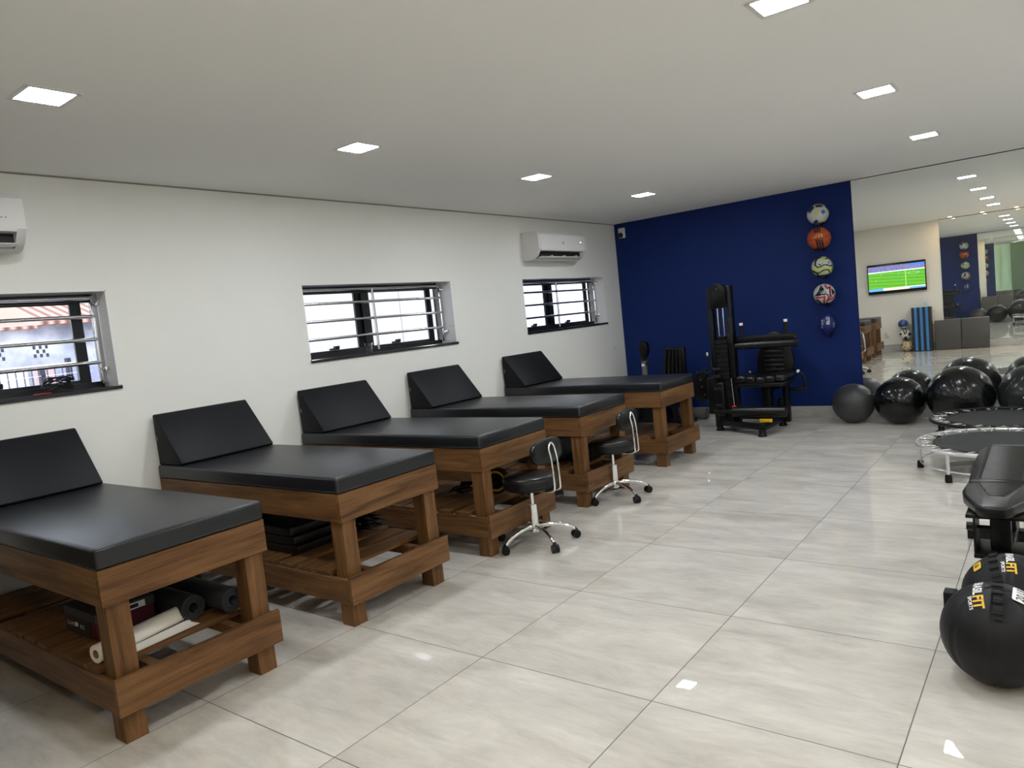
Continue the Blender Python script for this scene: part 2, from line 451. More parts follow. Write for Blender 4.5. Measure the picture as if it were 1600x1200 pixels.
# ------------------------------------------------------------------ treatment tables
TW = .71
def make_table():
    t = empty('treatment_table')
    L = 1.795
    b = nb(); box(b, .02, L, -.003, TW+.003, .690, .776, .016, 4)
    m = obj('mattress', b, VINYL, t, True, 50)
    b = nb()
    for z in (.703, .764):
        q = .001
        pts = [(.02+q, -.003+q, z), (L-q, -.003+q, z), (L-q, TW+.003-q, z), (.02+q, TW+.003-q, z)]
        P = []
        for i in range(4):
            A, B = Vector(pts[i]), Vector(pts[(i+1) % 4]); d = (B-A).normalized()*.012
            P += [A+d, B-d]
        tube(b, P, .0018, 6, closed=True)
    obj('piping', b, VINYL, m, True)
    # upper rails
    def rail(y0, y1, x0, x1, z0, z1, m, name):
        b = nb(); box(b, x0, x1, y0, y1, z0, z1, .0012, 1); obj(name, b, m, t)
    rail(0, .018, .025, L-.022, .548, .690, W_X, 'upper_rail'); rail(TW-.018, TW, .025, L-.022, .548, .690, W_X, 'upper_rail')
    rail(0, TW, L-.022, L-.002, .548, .690, W_Y, 'upper_rail'); rail(.018, TW-.018, .025, .045, .548, .690, W_Y, 'upper_rail')
    rail(-.004, .016, .045, L, .128, .256, W_X, 'lower_rail'); rail(TW-.016, TW+.004, .045, L, .128, .256, W_X, 'lower_rail')
    rail(-.006, TW+.006, L, L+.020, .125, .272, W_Y, 'lower_rail'); rail(.016, TW-.016, .045, .065, .128, .256, W_Y, 'lower_rail')
    for x0 in (.07, L-.112):
        for y0 in (.0175, TW-.0175-.088):
            b = nb(); box(b, x0, x0+.090, y0, y0+.088, 0, .690, .0015, 1)
            obj('leg', b, W_Z, t)
    b = nb()
    for x0, w in ((.07,.115),(.215,.115),(.36,.115),(.605,.115),(.755,.125),(.905,.120),(1.045,.115),(1.215,.12),(1.37,.12),(1.52,.12)):
        box(b, x0, x0+w, .003 if x0 < 1.6 else 0, TW-.003, .256, .278, .001, 1)
    for y0 in (.15, TW-.19): box(b, .066, L-.001, y0, y0+.04, .215, .256)
    obj('slatted_shelf', b, W_Y, t)
    return t
TY = [-8.64, -7.505, -6.372, -5.262, -4.092, -2.712]
TL = ['treatment table behind the photographer, seen only in the far mirror at its back edge',
      'nearest wooden treatment table, rolled mats and paper roll on its shelf',
      'wooden treatment table with folded black covers on its slatted shelf',
      'wooden treatment table under the large middle window, nearest stool at its foot',
      'wooden treatment table with a black bag on its shelf, farther stool at its foot',
      'wooden treatment table farthest away, closest to the blue wall']
def make_wedge():
    w = empty('wedge_cushion')
    b = nb()
    prof = [(0.0, 0.0), (.262, 0.0), (.274, .012), (.02, .318), (.004, .325), (-.006, .312)]
    M = Matrix(((1,0,0,0),(0,0,1,.012),(0,1,0,0),(0,0,0,1)))
    prism(b, prof, M, TW-.04, bev=.006)
    obj('cushion_body', b, VINYL_W, w, True, 40)
    b = nb(); box(b, .010, .026, .0085, .0125, .155, .185); box(b, -.003, .012, .009, .0125, .168, .172)
    o = obj('care_tag', b, [GREYP], w); tag(o, 'small grey fabric tag')
    return w
tb = wd = None
WL = ['black wedge cushion at the head of the table seen in the mirror', 'black wedge cushion on the nearest table, cut off by the left edge',
      'black wedge cushion on the table with the folded black covers', 'black wedge cushion on the table below the middle window',
      'black wedge cushion on the fourth table, right of the middle window', 'black wedge cushion on the farthest table, below the small window']
for i, y in enumerate(TY):
    if tb is None: tb = make_table(); o = tb
    else: o = copy_tree(tb)
    o.location = (0, y, 0)
    tag(o, TL[i], 'treatment table', 'wooden treatment tables along the window wall')
    if wd is None: wd = make_wedge(); w = wd
    else: w = copy_tree(wd)
    w.location = (.024, y, .7772); w.rotation_euler = (0, 0, (0, .0, .02, -.015, -.015, -.03)[i])
    tag(w, WL[i], 'cushion', 'wedge cushions at the table heads')

# ------------------------------------------------------------------ stools
def make_stool():
    t = empty('rolling_stool')
    b = nb(); lathe(b, [(0, .37), (.165, .372), (.176, .385), (.180, .40), (.180, .435), (.172, .452), (.155, .459), (.08, .462), (0, .463)], 48)
    s = obj('seat', b, VINYL_S, t, True, 60)
    b = nb(); lathe(b, [(.1765, .4455), (.1785, .4475), (.1765, .4495)], 48); lathe(b, [(.1755, .383), (.1785, .3845), (.1785, .3865)], 48)
    obj('piping', b, VINYL_S, s, True)
    b = nb(); lathe(b, [(0, .09), (.028, .09), (.028, .205), (.027, .262), (.018, .264), (0, .264)], 24)
    obj('column', b, CHROME, t, True, 40)
    b = nb(); cyl(b, (0,0,.26), (0,0,.355), .013, n=20); obj('gas_lift', b, CHROME, t, True, 40)
    b = nb(); lathe(b, [(0, .35), (.03, .35), (.07, .362), (.09, .371), (0, .371)], 24); box(b, -.02, .17, -.05, .05, .362, .3705, .002)
    tube(b, smooth_path([(0, -.03, .352), (.02, -.10, .348), (.03, -.17, .352)]), .005, 8)
    obj('seat_plate', b, PLAST, t, True, 40)
    # five curved legs with casters
    b0 = nb(); lathe(b0, [(0, .078), (.03, .078), (.036, .085), (.036, .125), (.03, .135), (0, .135)], 24)
    hub = obj('base_hub', b0, CHROME, t, True, 40)
    for k in range(5):
        a = math.radians(-100+72*k); ca, sa = math.cos(a), math.sin(a)
        P = smooth_path([(.02*ca, .02*sa, .115), (.09*ca, .09*sa, .116), (.17*ca, .17*sa, .103), (.235*ca, .235*sa, .078), (.262*ca, .262*sa, .058)])
        b = nb(); n = len(P)
        tube(b, P, [.0165-.005*i/(n-1) for i in range(n)], 12)
        lg = obj('leg', b, CHROME, t, True, 60)
        b = nb(); cx, cy = .268*ca, .268*sa; a2 = a+.9+.5*k
        dx, dy = math.cos(a2), math.sin(a2)
        for s_ in (-1, 1):
            cyl(b, (cx+dx*.004*s_, cy+dy*.004*s_, .0265), (cx+dx*.022*s_, cy+dy*.022*s_, .0265), .026, n=22)
        lathe(b, [(0, .03), (.016, .03), (.02, .05), (.012, .058), (.005, .07), (0, .07)], 16, (cx, cy, 0))
        obj('caster', b, PLAST, lg, True, 40)
    # back support: U tube and oval pad at +x
    D = .208; w = .032
    pts = [(.10, -w, .362), (D-.03, -w, .362), (D-.008, -w, .370), (D+.004, -w, .392), (D, -w, .55), (D-.012, -w, .625),
           (D-.014, -w*.85, .648), (D-.015, -w*.45, .664), (D-.015, 0, .669), (D-.015, w*.45, .664), (D-.014, w*.85, .648), (D-.012, w, .625),
           (D, w, .55), (D+.004, w, .392), (D-.008, w, .370), (D-.03, w, .362), (.10, w, .362)]
    b = nb(); tube(b, smooth_path(pts, 5), .0075, 12); obj('back_tube', b, CHROME, t, True, 60)
    b = nb(); N = 40; A, B = .165, .082
    def pad_pt(th, s, x): 
        c, s_ = math.cos(th), math.sin(th)
        y = A*s*math.copysign(abs(c)**.75, c); z = .617+B*s*math.copysign(abs(s_)**.75, s_)
        return b.verts.new((x - .35*y*y, y, z))
    X = D-.026; rings = []
    for s, x in ((.01, X-.002), (.9, X-.002), (.985, X-.006), (1.0, X-.014), (1.0, X-.026), (.97, X-.036), (.85, X-.043), (.01, X-.046)):
        rings.append([pad_pt(2*PI*k/N, s, x) for k in range(N)])
    for a_, c_ in zip(rings, rings[1:]):
        for k in range(N): b.faces.new((a_[k], a_[(k+1) % N], c_[(k+1) % N], c_[k]))
    b.faces.new(rings[0]); b.faces.new(rings[-1])
    pad = obj('backrest', b, VINYL_S, t, True, 50)
    b = nb()
    tube(b, [(X-.0008-.35*(A*.93*math.copysign(abs(math.cos(th))**.75, math.cos(th)))**2, A*.93*math.copysign(abs(math.cos(th))**.75, math.cos(th)), .617+B*.93*math.copysign(abs(math.sin(th))**.75, math.sin(th))) for th in [2*PI*k/40 for k in range(40)]], .002, 6, closed=True)
    obj('piping', b, VINYL_S, pad, True)
    return t
s1 = make_stool(); s1.location = (1.885, -4.91, 0)
tag(s1, 'black rolling stool with chrome base, the nearer one, by the third table', 'stool', 'rolling stools at the table feet')
s2 = copy_tree(s1); s2.location = (1.835, -3.745, 0); s2.rotation_euler = (0, 0, math.radians(3))
tag(s2, 'black rolling stool with chrome base, the farther one, by the fourth table', 'stool', 'rolling stools at the table feet')

# ------------------------------------------------------------------ air conditioners
def make_ac():
    L = .975
    t = empty('air_conditioner')
    prof = [(0, 0), (.06, -.012), (.13, .0), (.175, .032), (.205, .078), (.222, .10), (.224, .20), (.216, .262), (.19, .288), (.13, .300), (0, .302)]
    b = nb(); M = Matrix(((1,0,0,0),(0,0,1,0),(0,1,0,0),(0,0,0,1)))
    # body without the mouth of the air outlet
    p2 = [(0, 0), (.06, -.012), (.125, -.004), (.135, .012), (.150, .082), (.220, .085), (.225, .10), (.225, .20), (.216, .262), (.19, .288), (.13, .300), (0, .302)]
    prism(b, p2, M @ Matrix.Translation((0, 0, .045)), L-.09)
    prism(b, prof, M, .045); prism(b, prof, M @ Matrix.Translation((0, 0, L-.045)), .045)
    obj('housing', b, WHITEP, t, True, 28)
    b = nb(); box(b, .140, .156, .046, L-.046, .006, .084); obj('air_outlet', b, GREYD, t)
    b = nb(); M2 = Matrix.Translation((.172, 0, .014)) @ Matrix.Rotation(math.radians(-12), 4, 'Y')
    box(b, -.040, .040, .052, L-.052, -.003, .003, .002, 2, M=M2)
    lv = obj('louver', b, WHITEP, t, True, 40)
    for yk in (.30, .55, .80):
        b = nb(); box(b, .160, .195, yk-.006, yk+.006, .014, .040, .002); obj('louver_clip', b, WHITEP, lv)
    b = nb(); box(b, .2245, .2262, L*.5-.022, L*.5+.022, .172, .180); box(b, .2245, .2262, L*.5-.010, L*.5+.010, .158, .164)
    tag(obj('badge', b, GREYP, t), 'small grey maker badge')
    b = nb(); cyl(b, (.224, L-.12, .185), (.2265, L-.12, .185), .005, n=12); obj('indicator_light', b, mat('led_dot', (1,1,1), .5, emit=(1,1,1), estr=3), t)
    b = nb()
    for q in range(3): box(b, .2245, .2262, L-.135+.02*q, L-.128+.02*q, .155, .16)
    obj('indicator_marks', b, GREYP, t)
    return t
ac = make_ac(); ac.location = (0.001, -2.112, 2.098)
tag(ac, 'white split air conditioner above the small window, near the blue wall', 'air conditioner')
ac2 = copy_tree(ac); ac2.location = (0.001, -7.955, 2.125)
tag(ac2, 'white split air conditioner cut off at the left edge, above the street window', 'air conditioner')

# ------------------------------------------------------------------ exercise balls
def ball_mat(name, c, rough, bands, axis, fine=0):
    m = mat(name, c, rough, spec=.5); t = NT(m); v = t.coord('Object')
    dt = t.t.nodes.new('ShaderNodeVectorMath'); dt.operation = 'DOT_PRODUCT'; t.l(v, dt.inputs[0]); dt.inputs[1].default_value = Vector(axis).normalized()
    d = dt.outputs['Value']
    h = t.math('SINE', t.math('MULTIPLY', d, bands))
    if not fine:
        h = t.math('POWER', t.math('MAXIMUM', h, 0.0), 12)
        n = t.noise(v, 9, 2)
        h = t.math('MULTIPLY', h, t.math('GREATER_THAN', n, .47))
    t.bump(h, .5 if not fine else .25, -.0025 if not fine else .001)
    return m
EB = [((2.852, -.331), .210, ball_mat('grey_ball', (.045, .045, .047), .36, 420, (0, .2, 1), 1), 1.0, 'small matt grey exercise ball, leftmost, in front of the blue wall'),
      ((3.308, -.379), .240, ball_mat('black_ball', (.0035, .004, .0045), .17, 150, (.9, -.25, .35)), 1.0, 'medium glossy black exercise ball right of the small grey one'),
      ((3.852, -.490), .291, ball_mat('black_ball_large', (.0045, .005, .0055), .20, 130, (.85, .1, .45)), 1.0, 'largest black exercise ball, behind the black trampoline'),
      ((4.440, -.515), .290, ball_mat('dark_green_grey_ball', (.017, .021, .020), .20, 120, (.8, -.1, -.5)), 1.0, 'dark greenish grey exercise ball cut off at the right edge')]
for (x, y), r, m, fl, lab in EB:
    b = nb(); bmesh.ops.create_uvsphere(b, u_segments=72, v_segments=48, radius=r)
    for v in b.verts:
        if v.co.z < -r*.985: v.co.z = -r*.985
    o = obj('exercise_ball', b, m, None, True); o.location = (x, y, r*.985)
    tag(o, lab, 'exercise ball', 'exercise balls by the mirror')
    b = nb(); cyl(b, (0,0,0), (0,0,.004), .006, n=12)
    d = Vector((-.25, -.9, .06)).normalized() if r == .290 else Vector((.2, -.8, .5)).normalized() if r == .24 else Vector((.3, -.9, -.35)).normalized()
    p = obj('plug', b, WHITE if r == .290 else m, o, True); p.location = d*(r-.001); p.rotation_mode = 'QUATERNION'; p.rotation_quaternion = Vector((0,0,1)).rotation_difference(d)

# ------------------------------------------------------------------ sports balls held on the walls
def frame_for(n):
    n = Vector(n).normalized(); rt = Vector((-n.y, n.x, 0)).normalized(); up = n.cross(rt)
    return n, rt, up
def patterned_ball(name, loc, r, n, fn, mats, label, stretch=None):
    n, rt, up = frame_for(n)
    b = nb(); bmesh.ops.create_uvsphere(b, u_segments=128, v_segments=84, radius=r)
    # pole away from view: rotate so the pole lies along the wall
    for f in b.faces:
        c = f.calc_center_median().normalized()
        f.material_index = fn(c.dot(rt), c.dot(up), c.dot(n))
    if stretch: bmesh.ops.scale(b, vec=stretch, verts=b.verts)
    o = obj(name, b, mats, None, True); o.location = loc
    tag(o, label, 'ball', 'balls hung on the walls')
    return o
def inpoly(x, y, P):
    c = False; j = len(P)-1
    for i in range(len(P)):
        if (P[i][1] > y) != (P[j][1] > y) and x < (P[j][0]-P[i][0])*(y-P[i][1])/(P[j][1]-P[i][1])+P[i][0]: c = not c
        j = i
    return c
def seg(x, y, P):
    d = 9
    for (ax, ay), (bx, by) in zip(P, P[1:]):
        L = (bx-ax)**2+(by-ay)**2; t = max(0, min(1, ((x-ax)*(bx-ax)+(y-ay)*(by-ay))/L)) if L else 0
        d = min(d, math.hypot(x-ax-t*(bx-ax), y-ay-t*(by-ay)))
    return d
c_white = mat('ball_white', (.50, .52, .49), .35); c_navy = mat('ball_navy', (.012, .03, .10), .35); c_orange = mat('ball_tan', (.45, .22, .06), .35)
c_yel = mat('ball_yellow', (.62, .60, .03), .35); c_blue = mat('ball_blue', (.03, .14, .36), .35); c_black = mat('ball_black', (.008, .008, .012), .35)
c_bask = mat('basketball_rubber', (.42, .072, .015), .5); c_lime = mat('ball_lime', (.50, .62, .10), .35); c_red = mat('ball_red', (.50, .02, .045), .35)
c_foot = mat('american_football_blue', (.010, .018, .135), .4); c_gold = mat('ball_gold_line', (.75, .42, .12), .4)
def dia(x, y, cx, cy, s): return abs(x-cx)+abs(y-cy) < s
def f1(x, y, z):
    if z < -.1:
        return 1 if (math.sin(7*x+2)*math.sin(6*y)*math.sin(5*z+1)) > .25 else 0
    if dia(x, y, -.36, .05, .23): return 3
    if dia(x, y, .28, .08, .25): return 4
    if inpoly(x, y, [(-1, .5), (-.85, .1), (-.62, .38), (-.42, .58), (-.55, .95), (-.9, .95)]): return 1
    if inpoly(x, y, [(-.34, .60), (.2, .55), (.42, .75), (.1, .84), (-.3, .82)]): return 1
    if inpoly(x, y, [(-.6, .72), (-.3, .84), (.3, .86), (.5, .78), (.4, 1), (-.5, 1)]): return 2
    if inpoly(x, y, [(.55, .55), (.78, .25), (1, .1), (1, .7), (.7, .75)]): return 1
    if inpoly(x, y, [(.45, .62), (.62, .5), (.8, .6), (.6, .8)]): return 2
    if inpoly(x, y, [(-.55, -.72), (-.35, -.56), (-.12, -.72), (-.25, -.9), (-.5, -.88)]): return 1
    if seg(x, y, [(-.1, -.82), (.4, -.78), (.85, -.45)]) < .03: return 3
    if seg(x, y, [(-.1, -.92), (.45, -.86)]) < .035: return 1
    if dia(x, y, .34, -.5, .06): return 3
    return 0
def f2(x, y, z):
    if abs(y + .02 - .18*x - .12*x*x) < .018: return 1
    if abs(z) < .02: return 1
    if seg(x, y, [(.25, .97), (.5, .7), (.95, .4)]) < .018 or seg(x, y, [(.3, -.9), (.55, -.45), (1, -.1)]) < .018: return 1
    for q in (-.46, -.28, -.10):
        if .48 < y and z > 0 and abs(x-q-.28*(y-.6)) < .06: return 1
    for q in (-.34, -.13, .08):
        if y < -.14 and z > 0 and abs(x-q+.30*(y+.5)) < .075: return 1
    for q in range(3):
        h = .12+.11*q; x0 = -.52+.24*q
        if z > 0 and inpoly(x, y, [(x0, .04), (x0+.10, .04), (x0+.10-.05*h, .04+h), (x0+.02-.02*h, .04+h*.8)]): return 2
    if z > 0 and seg(x, y, [(-.66, .02), (-.18, .44), (.08, .06)]) < .022: return 2
    return 0
def f3(x, y, z):
    if z < -.05: return 2 if math.sin(6*x)*math.cos(6*y) > .35 else 0
    bl = [[(-.72, .55), (-.78, .2), (-.62, -.02), (-.34, .02), (-.1, .16), (.2, .14), (.5, 0), (.76, .02), (.80, .28), (.62, .62), (.46, .80), (.2, .72)],
          [(-.72, .55), (-.5, .85), (-.2, .92)], [(-.95, -.32), (-.62, -.58), (-.4, -.52), (-.12, -.34), (.22, -.32), (.42, -.45), (.5, -.62), (.42, -.85)],
          [(-.62, -.58), (-.5, -.86), (0, -.86), (.42, -.80)], [(.72, -.4), (.86, -.1), (.98, .05)]]
    if min(seg(x, y, P) for P in bl) < .062: return 1
    if math.hypot(x-.42, y-.33) < .08: return 1
    # curved tick
    if inpoly(x, y, [(-.56, .28), (-.50, .14), (-.38, .14), (0, .42), (-.34, .24), (-.44, .24), (-.50, .36)]): return 1
    if (-.34 < y + .12*math.sin(4*x) < -.06) : return 2
    if y < -.38 and abs(x) > .55: return 2
    if abs(x) < .16 and (y > .58): return 2
    if seg(x, y, [(-.2, -.62), (.2, -.60)]) < .07: return 2
    return 0
def f4(x, y, z):
    if z < -.05: return 1 if math.sin(8*x+1)*math.cos(7*y) > .2 else 0
    T = [(-.34, .82), (-.86, -.02), (.0, .10)]
    if inpoly(x, y, T):
        for q in range(3):
            h = .16+.13*q; x0 = -.5+.15*q
            if inpoly(x, y, [(x0, .08), (x0+.085, .06), (x0+.085-.12*h, .06+h), (x0-.12*h, .06+h*.9)]): return 0
        return 1
    if inpoly(x, y, [(.42, .55), (.92, .12), (.46, -.18), (.50, .2)]): return 1
    bk = [[(-.34, .84), (-.9, -.05)], [(-.9, -.06), (-.3, .0), (.08, -.02), (.14, -.4), (.0, -.7), (.1, -.95)], [(.3, .62), (.34, .1), (.4, -.35)]]
    if min(seg(x, y, P) for P in bk) < .05: return 1
    rd = [[(.0, .85), (.1, .55), (.42, .66), (.3, .3)], [(.3, .3), (.28, -.3), (.18, -.62), (.5, -.5), (.78, -.25), (.8, -.1)],
          [(-.85, -.25), (-.5, -.28), (-.2, -.22), (-.24, -.6), (-.15, -.95)]]
    if min(seg(x, y, P) for P in rd) < .085: return 2
    if seg(x, y, [(-.8, -.5), (-.5, -.75), (-.4, -.92)]) < .07: return 1
    return 0
N = (.45, -.89, -.02)
ang = [(2.572, 2.268, .112, f1, [c_white, c_navy, c_orange, c_yel, c_blue], 'football', 'white football with navy patches and two diamonds, topmost on the blue wall'),
       (2.570, 2.004, .122, f2, [c_bask, c_black, c_gold], 'basketball', 'orange basketball with three black stripes, on the blue wall'),
       (2.582, 1.694, .112, f3, [c_white, c_black, c_lime], 'football', 'white and lime football with black swirls, third down on the blue wall'),
       (2.584, 1.394, .112, f4, [c_white, c_black, c_red], 'football', 'white football with red and black shapes, fourth down on the blue wall')]
def holder(x, z, r, Y, sgn, parent_label, below=.0):
    b = nb()
    yc = Y + sgn*(r+.012)
    cyl(b, (x, Y, z-r*.92), (x, Y+sgn*.012, z-r*.92), .022, n=16)
    P = [(x+rr*math.sin(a), Y+sgn*.012, z) for rr, a in ()]
    tube(b, smooth_path([(x, Y+sgn*.008, z-r*.92), (x, Y+sgn*.05, z-r*1.07), (x, yc, z-r-.006)]), .006, 8)
    tube(b, [(x+.055*math.cos(a), yc+.055*math.sin(a), z-math.sqrt((r+.003)**2-.055**2)-.002) for a in [2*PI*k/24 for k in range(24)]], .004, 8, closed=True)
    tube(b, [(x, yc, z-r-.006), (x-.03, yc, z-r-.001), (x-.055, yc, z-math.sqrt((r+.003)**2-.055**2)-.002)], .004, 8)
    tube(b, [(x, yc, z-r-.006), (x+.03, yc, z-r-.001), (x+.055, yc, z-math.sqrt((r+.003)**2-.055**2)-.002)], .004, 8)
    o = obj('ball_holder', b, GYM, None, True, 50)
    tag(o, parent_label, 'wall bracket', 'ball brackets')
for x, z, r, fn, ms, nm, lab in ang:
    patterned_ball(nm, (x, -(r+.012), z), r, N, fn, ms, lab)
    holder(x, z, r, 0, -1, 'black wire bracket under the ' + lab.split(',')[0])
# american football: pointed ellipsoid standing on end
b = nb(); prof = []
for i in range(41):
    t_ = -1+2*i/40; prof.append((.082*(max(0, 1-abs(t_)**2.1))**.85, .135*t_))
lathe(b, prof, 64)
nrm, rt, up = frame_for((.45, -.89, 0))
for f in b.faces:
    c = f.calc_center_median(); x, y, z = c.dot(rt)/.082, c.z/.135, c.dot(nrm)
    if z > 0:
        if -.36 < x < .02 and .02 < y < .62: f.material_index = 1 if (x < -.30 or x > -.04 or y < .10 or y > .54 or (int((y+1)*22) % 2 == 0 and -.24 < x < -.10)) else 0
        if -.86 < x < -.72 and -.42 < y < .36 and int((y+1)*24) % 2: f.material_index = 1
        if .52 < x < .62 and -.30 < y < .10 and int((y+1)*26) % 2: f.material_index = 1
        if .72 < x < .78 and -.25 < y < .25: f.material_index = 1
o = obj('american_football', b, [c_foot, c_white], None, True); o.location = (2.588, -.094, 1.062)
o.rotation_euler = (0, math.radians(6), 0)
tag(o, 'dark blue american football standing on its point, lowest on the blue wall', 'ball', 'balls hung on the walls')
holder(2.588+.0, 1.062-.128+.055, .055, 0, -1, 'black wire bracket under the dark blue american football')
# balls on back wall seen in the mirror
nB = (.2, 1, .05)
def f5(x, y, z): return 1 if (seg(x, y, [(-.6, .5), (-.2, -.3), (.4, -.4), (.7, .2)]) < .22 or math.hypot(x-.35, y-.55) < .2) else (2 if y < -.55 else 0)
def f6(x, y, z):
    if seg(x, y, [(-.1, .9), (-.2, .4), (.15, .1), (.3, .8)]) < .1: return 1
    return 1 if (math.hypot(x+.65, y) < .26 or math.hypot(x, y+.7) < .3 or math.hypot(x-.8, y-.1) < .2) else 0
def f7(x, y, z):
    rr = math.hypot(x, y); a = math.atan2(y, x)
    k = (a-PI/2) % (2*PI/5); k = min(k, 2*PI/5-k)
    if .36 < rr < .72 and k > math.acos(max(-1, min(1, .34/rr)))*.55 and k < .62 and abs(rr-.54) < .16: return 1
    if rr > .82 and math.sin(5*a) > .2: return 1
    return 0
c_b5 = mat('ball_mid_blue', (.07, .13, .36), .35); c_tan = mat('ball_cream', (.60, .46, .26), .4); c_silver = mat('ball_silver', (.62, .60, .55), .3)
patterned_ball('football', (2.115, YB+.11, .565), .095, nB, f5, [c_b5, c_navy, c_white], 'small blue football, top of the three beside the striped mat in the mirror')
patterned_ball('football', (2.145, YB+.122, .352), .108, nB, f6, [c_silver, c_black], 'silver and black football, middle of the three beside the striped mat')
patterned_ball('football', (2.172, YB+.122, .112), .112, nB, f7, [c_tan, c_black], 'cream football with black stars, on the floor beside the striped mat')
holder(2.115, .565, .095, YB, 1, 'black wire bracket under the small blue football on the back wall')
holder(2.145, .352, .108, YB, 1, 'black wire bracket under the silver and black football')

# ------------------------------------------------------------------ security camera on blue wall
t = empty('security_camera', (.115, 0, 2.45))
b = nb(); box(b, -.045, .045, -.03, 0, -.065, .065, .006, 2); obj('camera_body', b, WHITEP, t, True, 40)
b = nb(); bmesh.ops.create_uvsphere(b, u_segments=24, v_segments=16, radius=.034)
o = obj('lens_dome', b, GREYD, t, True); o.location = (-.012, -.035, -.028)
tag(t, 'small white security camera with a black lens, high in the corner of the blue wall', 'camera')
b = nb(); cyl(b, (0, -.30, .99), (.02, -.30, .99), .012, n=14); cyl(b, (.02, -.30, .99), (.03, -.30, .995), .016, n=14)
tag(obj('wall_hook', b, WHITEP, None, True, 40), 'tiny white hook on the window wall close to the blue corner', 'hook')

# ------------------------------------------------------------------ leg machine
def padbox(bm, x0, x1, y0, y1, z0, z1, r, M=None): box(bm, x0, x1, y0, y1, z0, z1, r, 5, M=M)
t = empty('leg_machine', (1.85, -.8, 0)); MI = Matrix.Translation((-1.85, .8, 0))
def mp(name, b, m, par=None, auto=40):
    o = obj(name, b, m, None, True, auto); o.parent = par or t
    if par is None: o.matrix_parent_inverse = MI
    return o
# tower
for x0, x1, zt in ((1.545, 1.600, 1.585), (1.765, 1.815, 1.60)):
    b = nb(); box(b, x0, x1, -.90, -.80, .05, zt, .012, 3); mp('upright', b, GYM)
b = nb(); box(b, 1.60, 1.765, -.80, -.79, .05, 1.30); 
b.clear(); b.free()
b = nb()
pf = [(1.588, 1.36)] + [(1.679+.094*math.cos(a), 1.545+.085*math.sin(a)) for a in [PI-PI*k/16 for k in range(17)]] + [(1.770, 1.36)]
prism(b, pf, frame_xz(-.93), .05, bev=.004); mp('tower_head', b, PLAST)
b = nb(); cyl(b, (1.679, -.9315, 1.57), (1.679, -.934, 1.57), .004, n=10); mp('head_bolt', b, STEEL)
for x in (1.645, 1.708):
    b = nb(); cyl(b, (x, -.86, .12), (x, -.86, 1.40), .0085, n=14); mp('guide_rod', b, CHROME)
b = nb()
for k in range(16):
    z = .22+.05*k
    box(b, 1.612, 1.752, -.925, -.795, z, z+.045, .003, 1)
mp('weight_stack', b, RUBBER)
b = nb(); box(b, 1.604, 1.762, -.93, -.79, .07, .21, .006); mp('stack_base', b, GYM)
b = nb(); box(b, 1.64, 1.72, -.90, -.82, 1.02, 1.05, .004); cyl(b, (1.677, -.86, 1.05), (1.677, -.86, 1.36), .003, n=8); mp('stack_carriage', b, PLAST)
# cam and lever on left
b = nb()
pf = [(1.395+.115*math.cos(a)*(1 if math.cos(a) < 0 else .8), .49+.175*math.sin(a)) for a in [2*PI*k/32 for k in range(32)]]
prism(b, pf, frame_xz(-.86), .03, bev=.004); mp('cam_disc', b, PLAST)
b = nb()
for p in ((1.40, .50), (1.43, .41), (1.39, .58)): cyl(b, (p[0], -.875, p[1]), (p[0], -.858, p[1]), .012, n=14)
mp('cam_bolt', b, CHROME)
b = nb(); cyl(b, (1.36, -.87, .66), (1.56, -.87, .655), .018, n=14); cyl(b, (1.37, -.87, .655), (1.35, -.87, .67), .024, n=14)
box(b, 1.42, 1.47, -.89, -.85, .60, .69, .006); mp('adjuster', b, GYM)
b = nb(); tube(b, [(1.535, -.95, .86), (1.56, -.95, .74), (1.60, -.95, .60), (1.62, -.95, .40)], .012, 10); mp('cable_lever', b, GYM)
b = nb(); cyl(b, (1.530, -.95, .85), (1.522, -.95, .89), .013, n=12); mp('lever_tip', b, SILVER)
b = nb(); box(b, 1.50, 1.60, -.98, -.93, .20, .62, .02, 3); box(b, 1.60, 1.70, -1.0, -.94, .18, .56, .025, 3); mp('link_cover', b, PLAST)
b = nb()
for z in (.70, .62, .48, .30): cyl(b, (1.60, -.99, z), (1.68, -.99, z), .022, n=16)
mp('pulley', b, RUBBER)
b = nb(); tube(b, smooth_path([(1.79, -.99, .60), (1.795, -.99, .45), (1.80, -.99, .34), (1.80, -.99, .27)]), .004, 8); ch = mp('pin_cord', b, STEEL)
b = nb(); box(b, 1.775, 1.825, -1.0, -.98, .25, .30, .008); tag(mp('selector_pin', b, RED), 'red selector pin')
# beam with arm rollers and handles
b = nb(); box(b, 1.775, 1.835, -.96, -.90, .60, 1.25, .006); box(b, 1.77, 1.835, -.97, -.89, .92, 1.09, .01); mp('bracket_post', b, GYM)
b = nb(); box(b, 1.83, 2.465, -.90, -.83, .972, 1.035, .006); mp('cross_beam', b, GYM)
b = nb(); cyl(b, (1.83, -.91, .935), (2.455, -.91, .938), .040, n=28); 
mp('upper_roller_pad', b, VINYL_S)
b = nb(); cyl(b, (2.455, -.91, .938), (2.485, -.91, .938), .045, n=28); mp('roller_end', b, PLAST)
for x, z in ((1.895, 1.175), (2.365, 1.178)):
    b = nb(); cyl(b, (x, -.86, 1.03), (x, -.86, z-.02), .019, n=18); hd = mp('hand_grip', b, RUBBER)
    b = nb(); cyl(b, (x, -.86, z-.022), (x, -.86, z+.004), .0195, n=18); o = obj('grip_cap', b, WHITE, None, True, 40); o.parent = hd
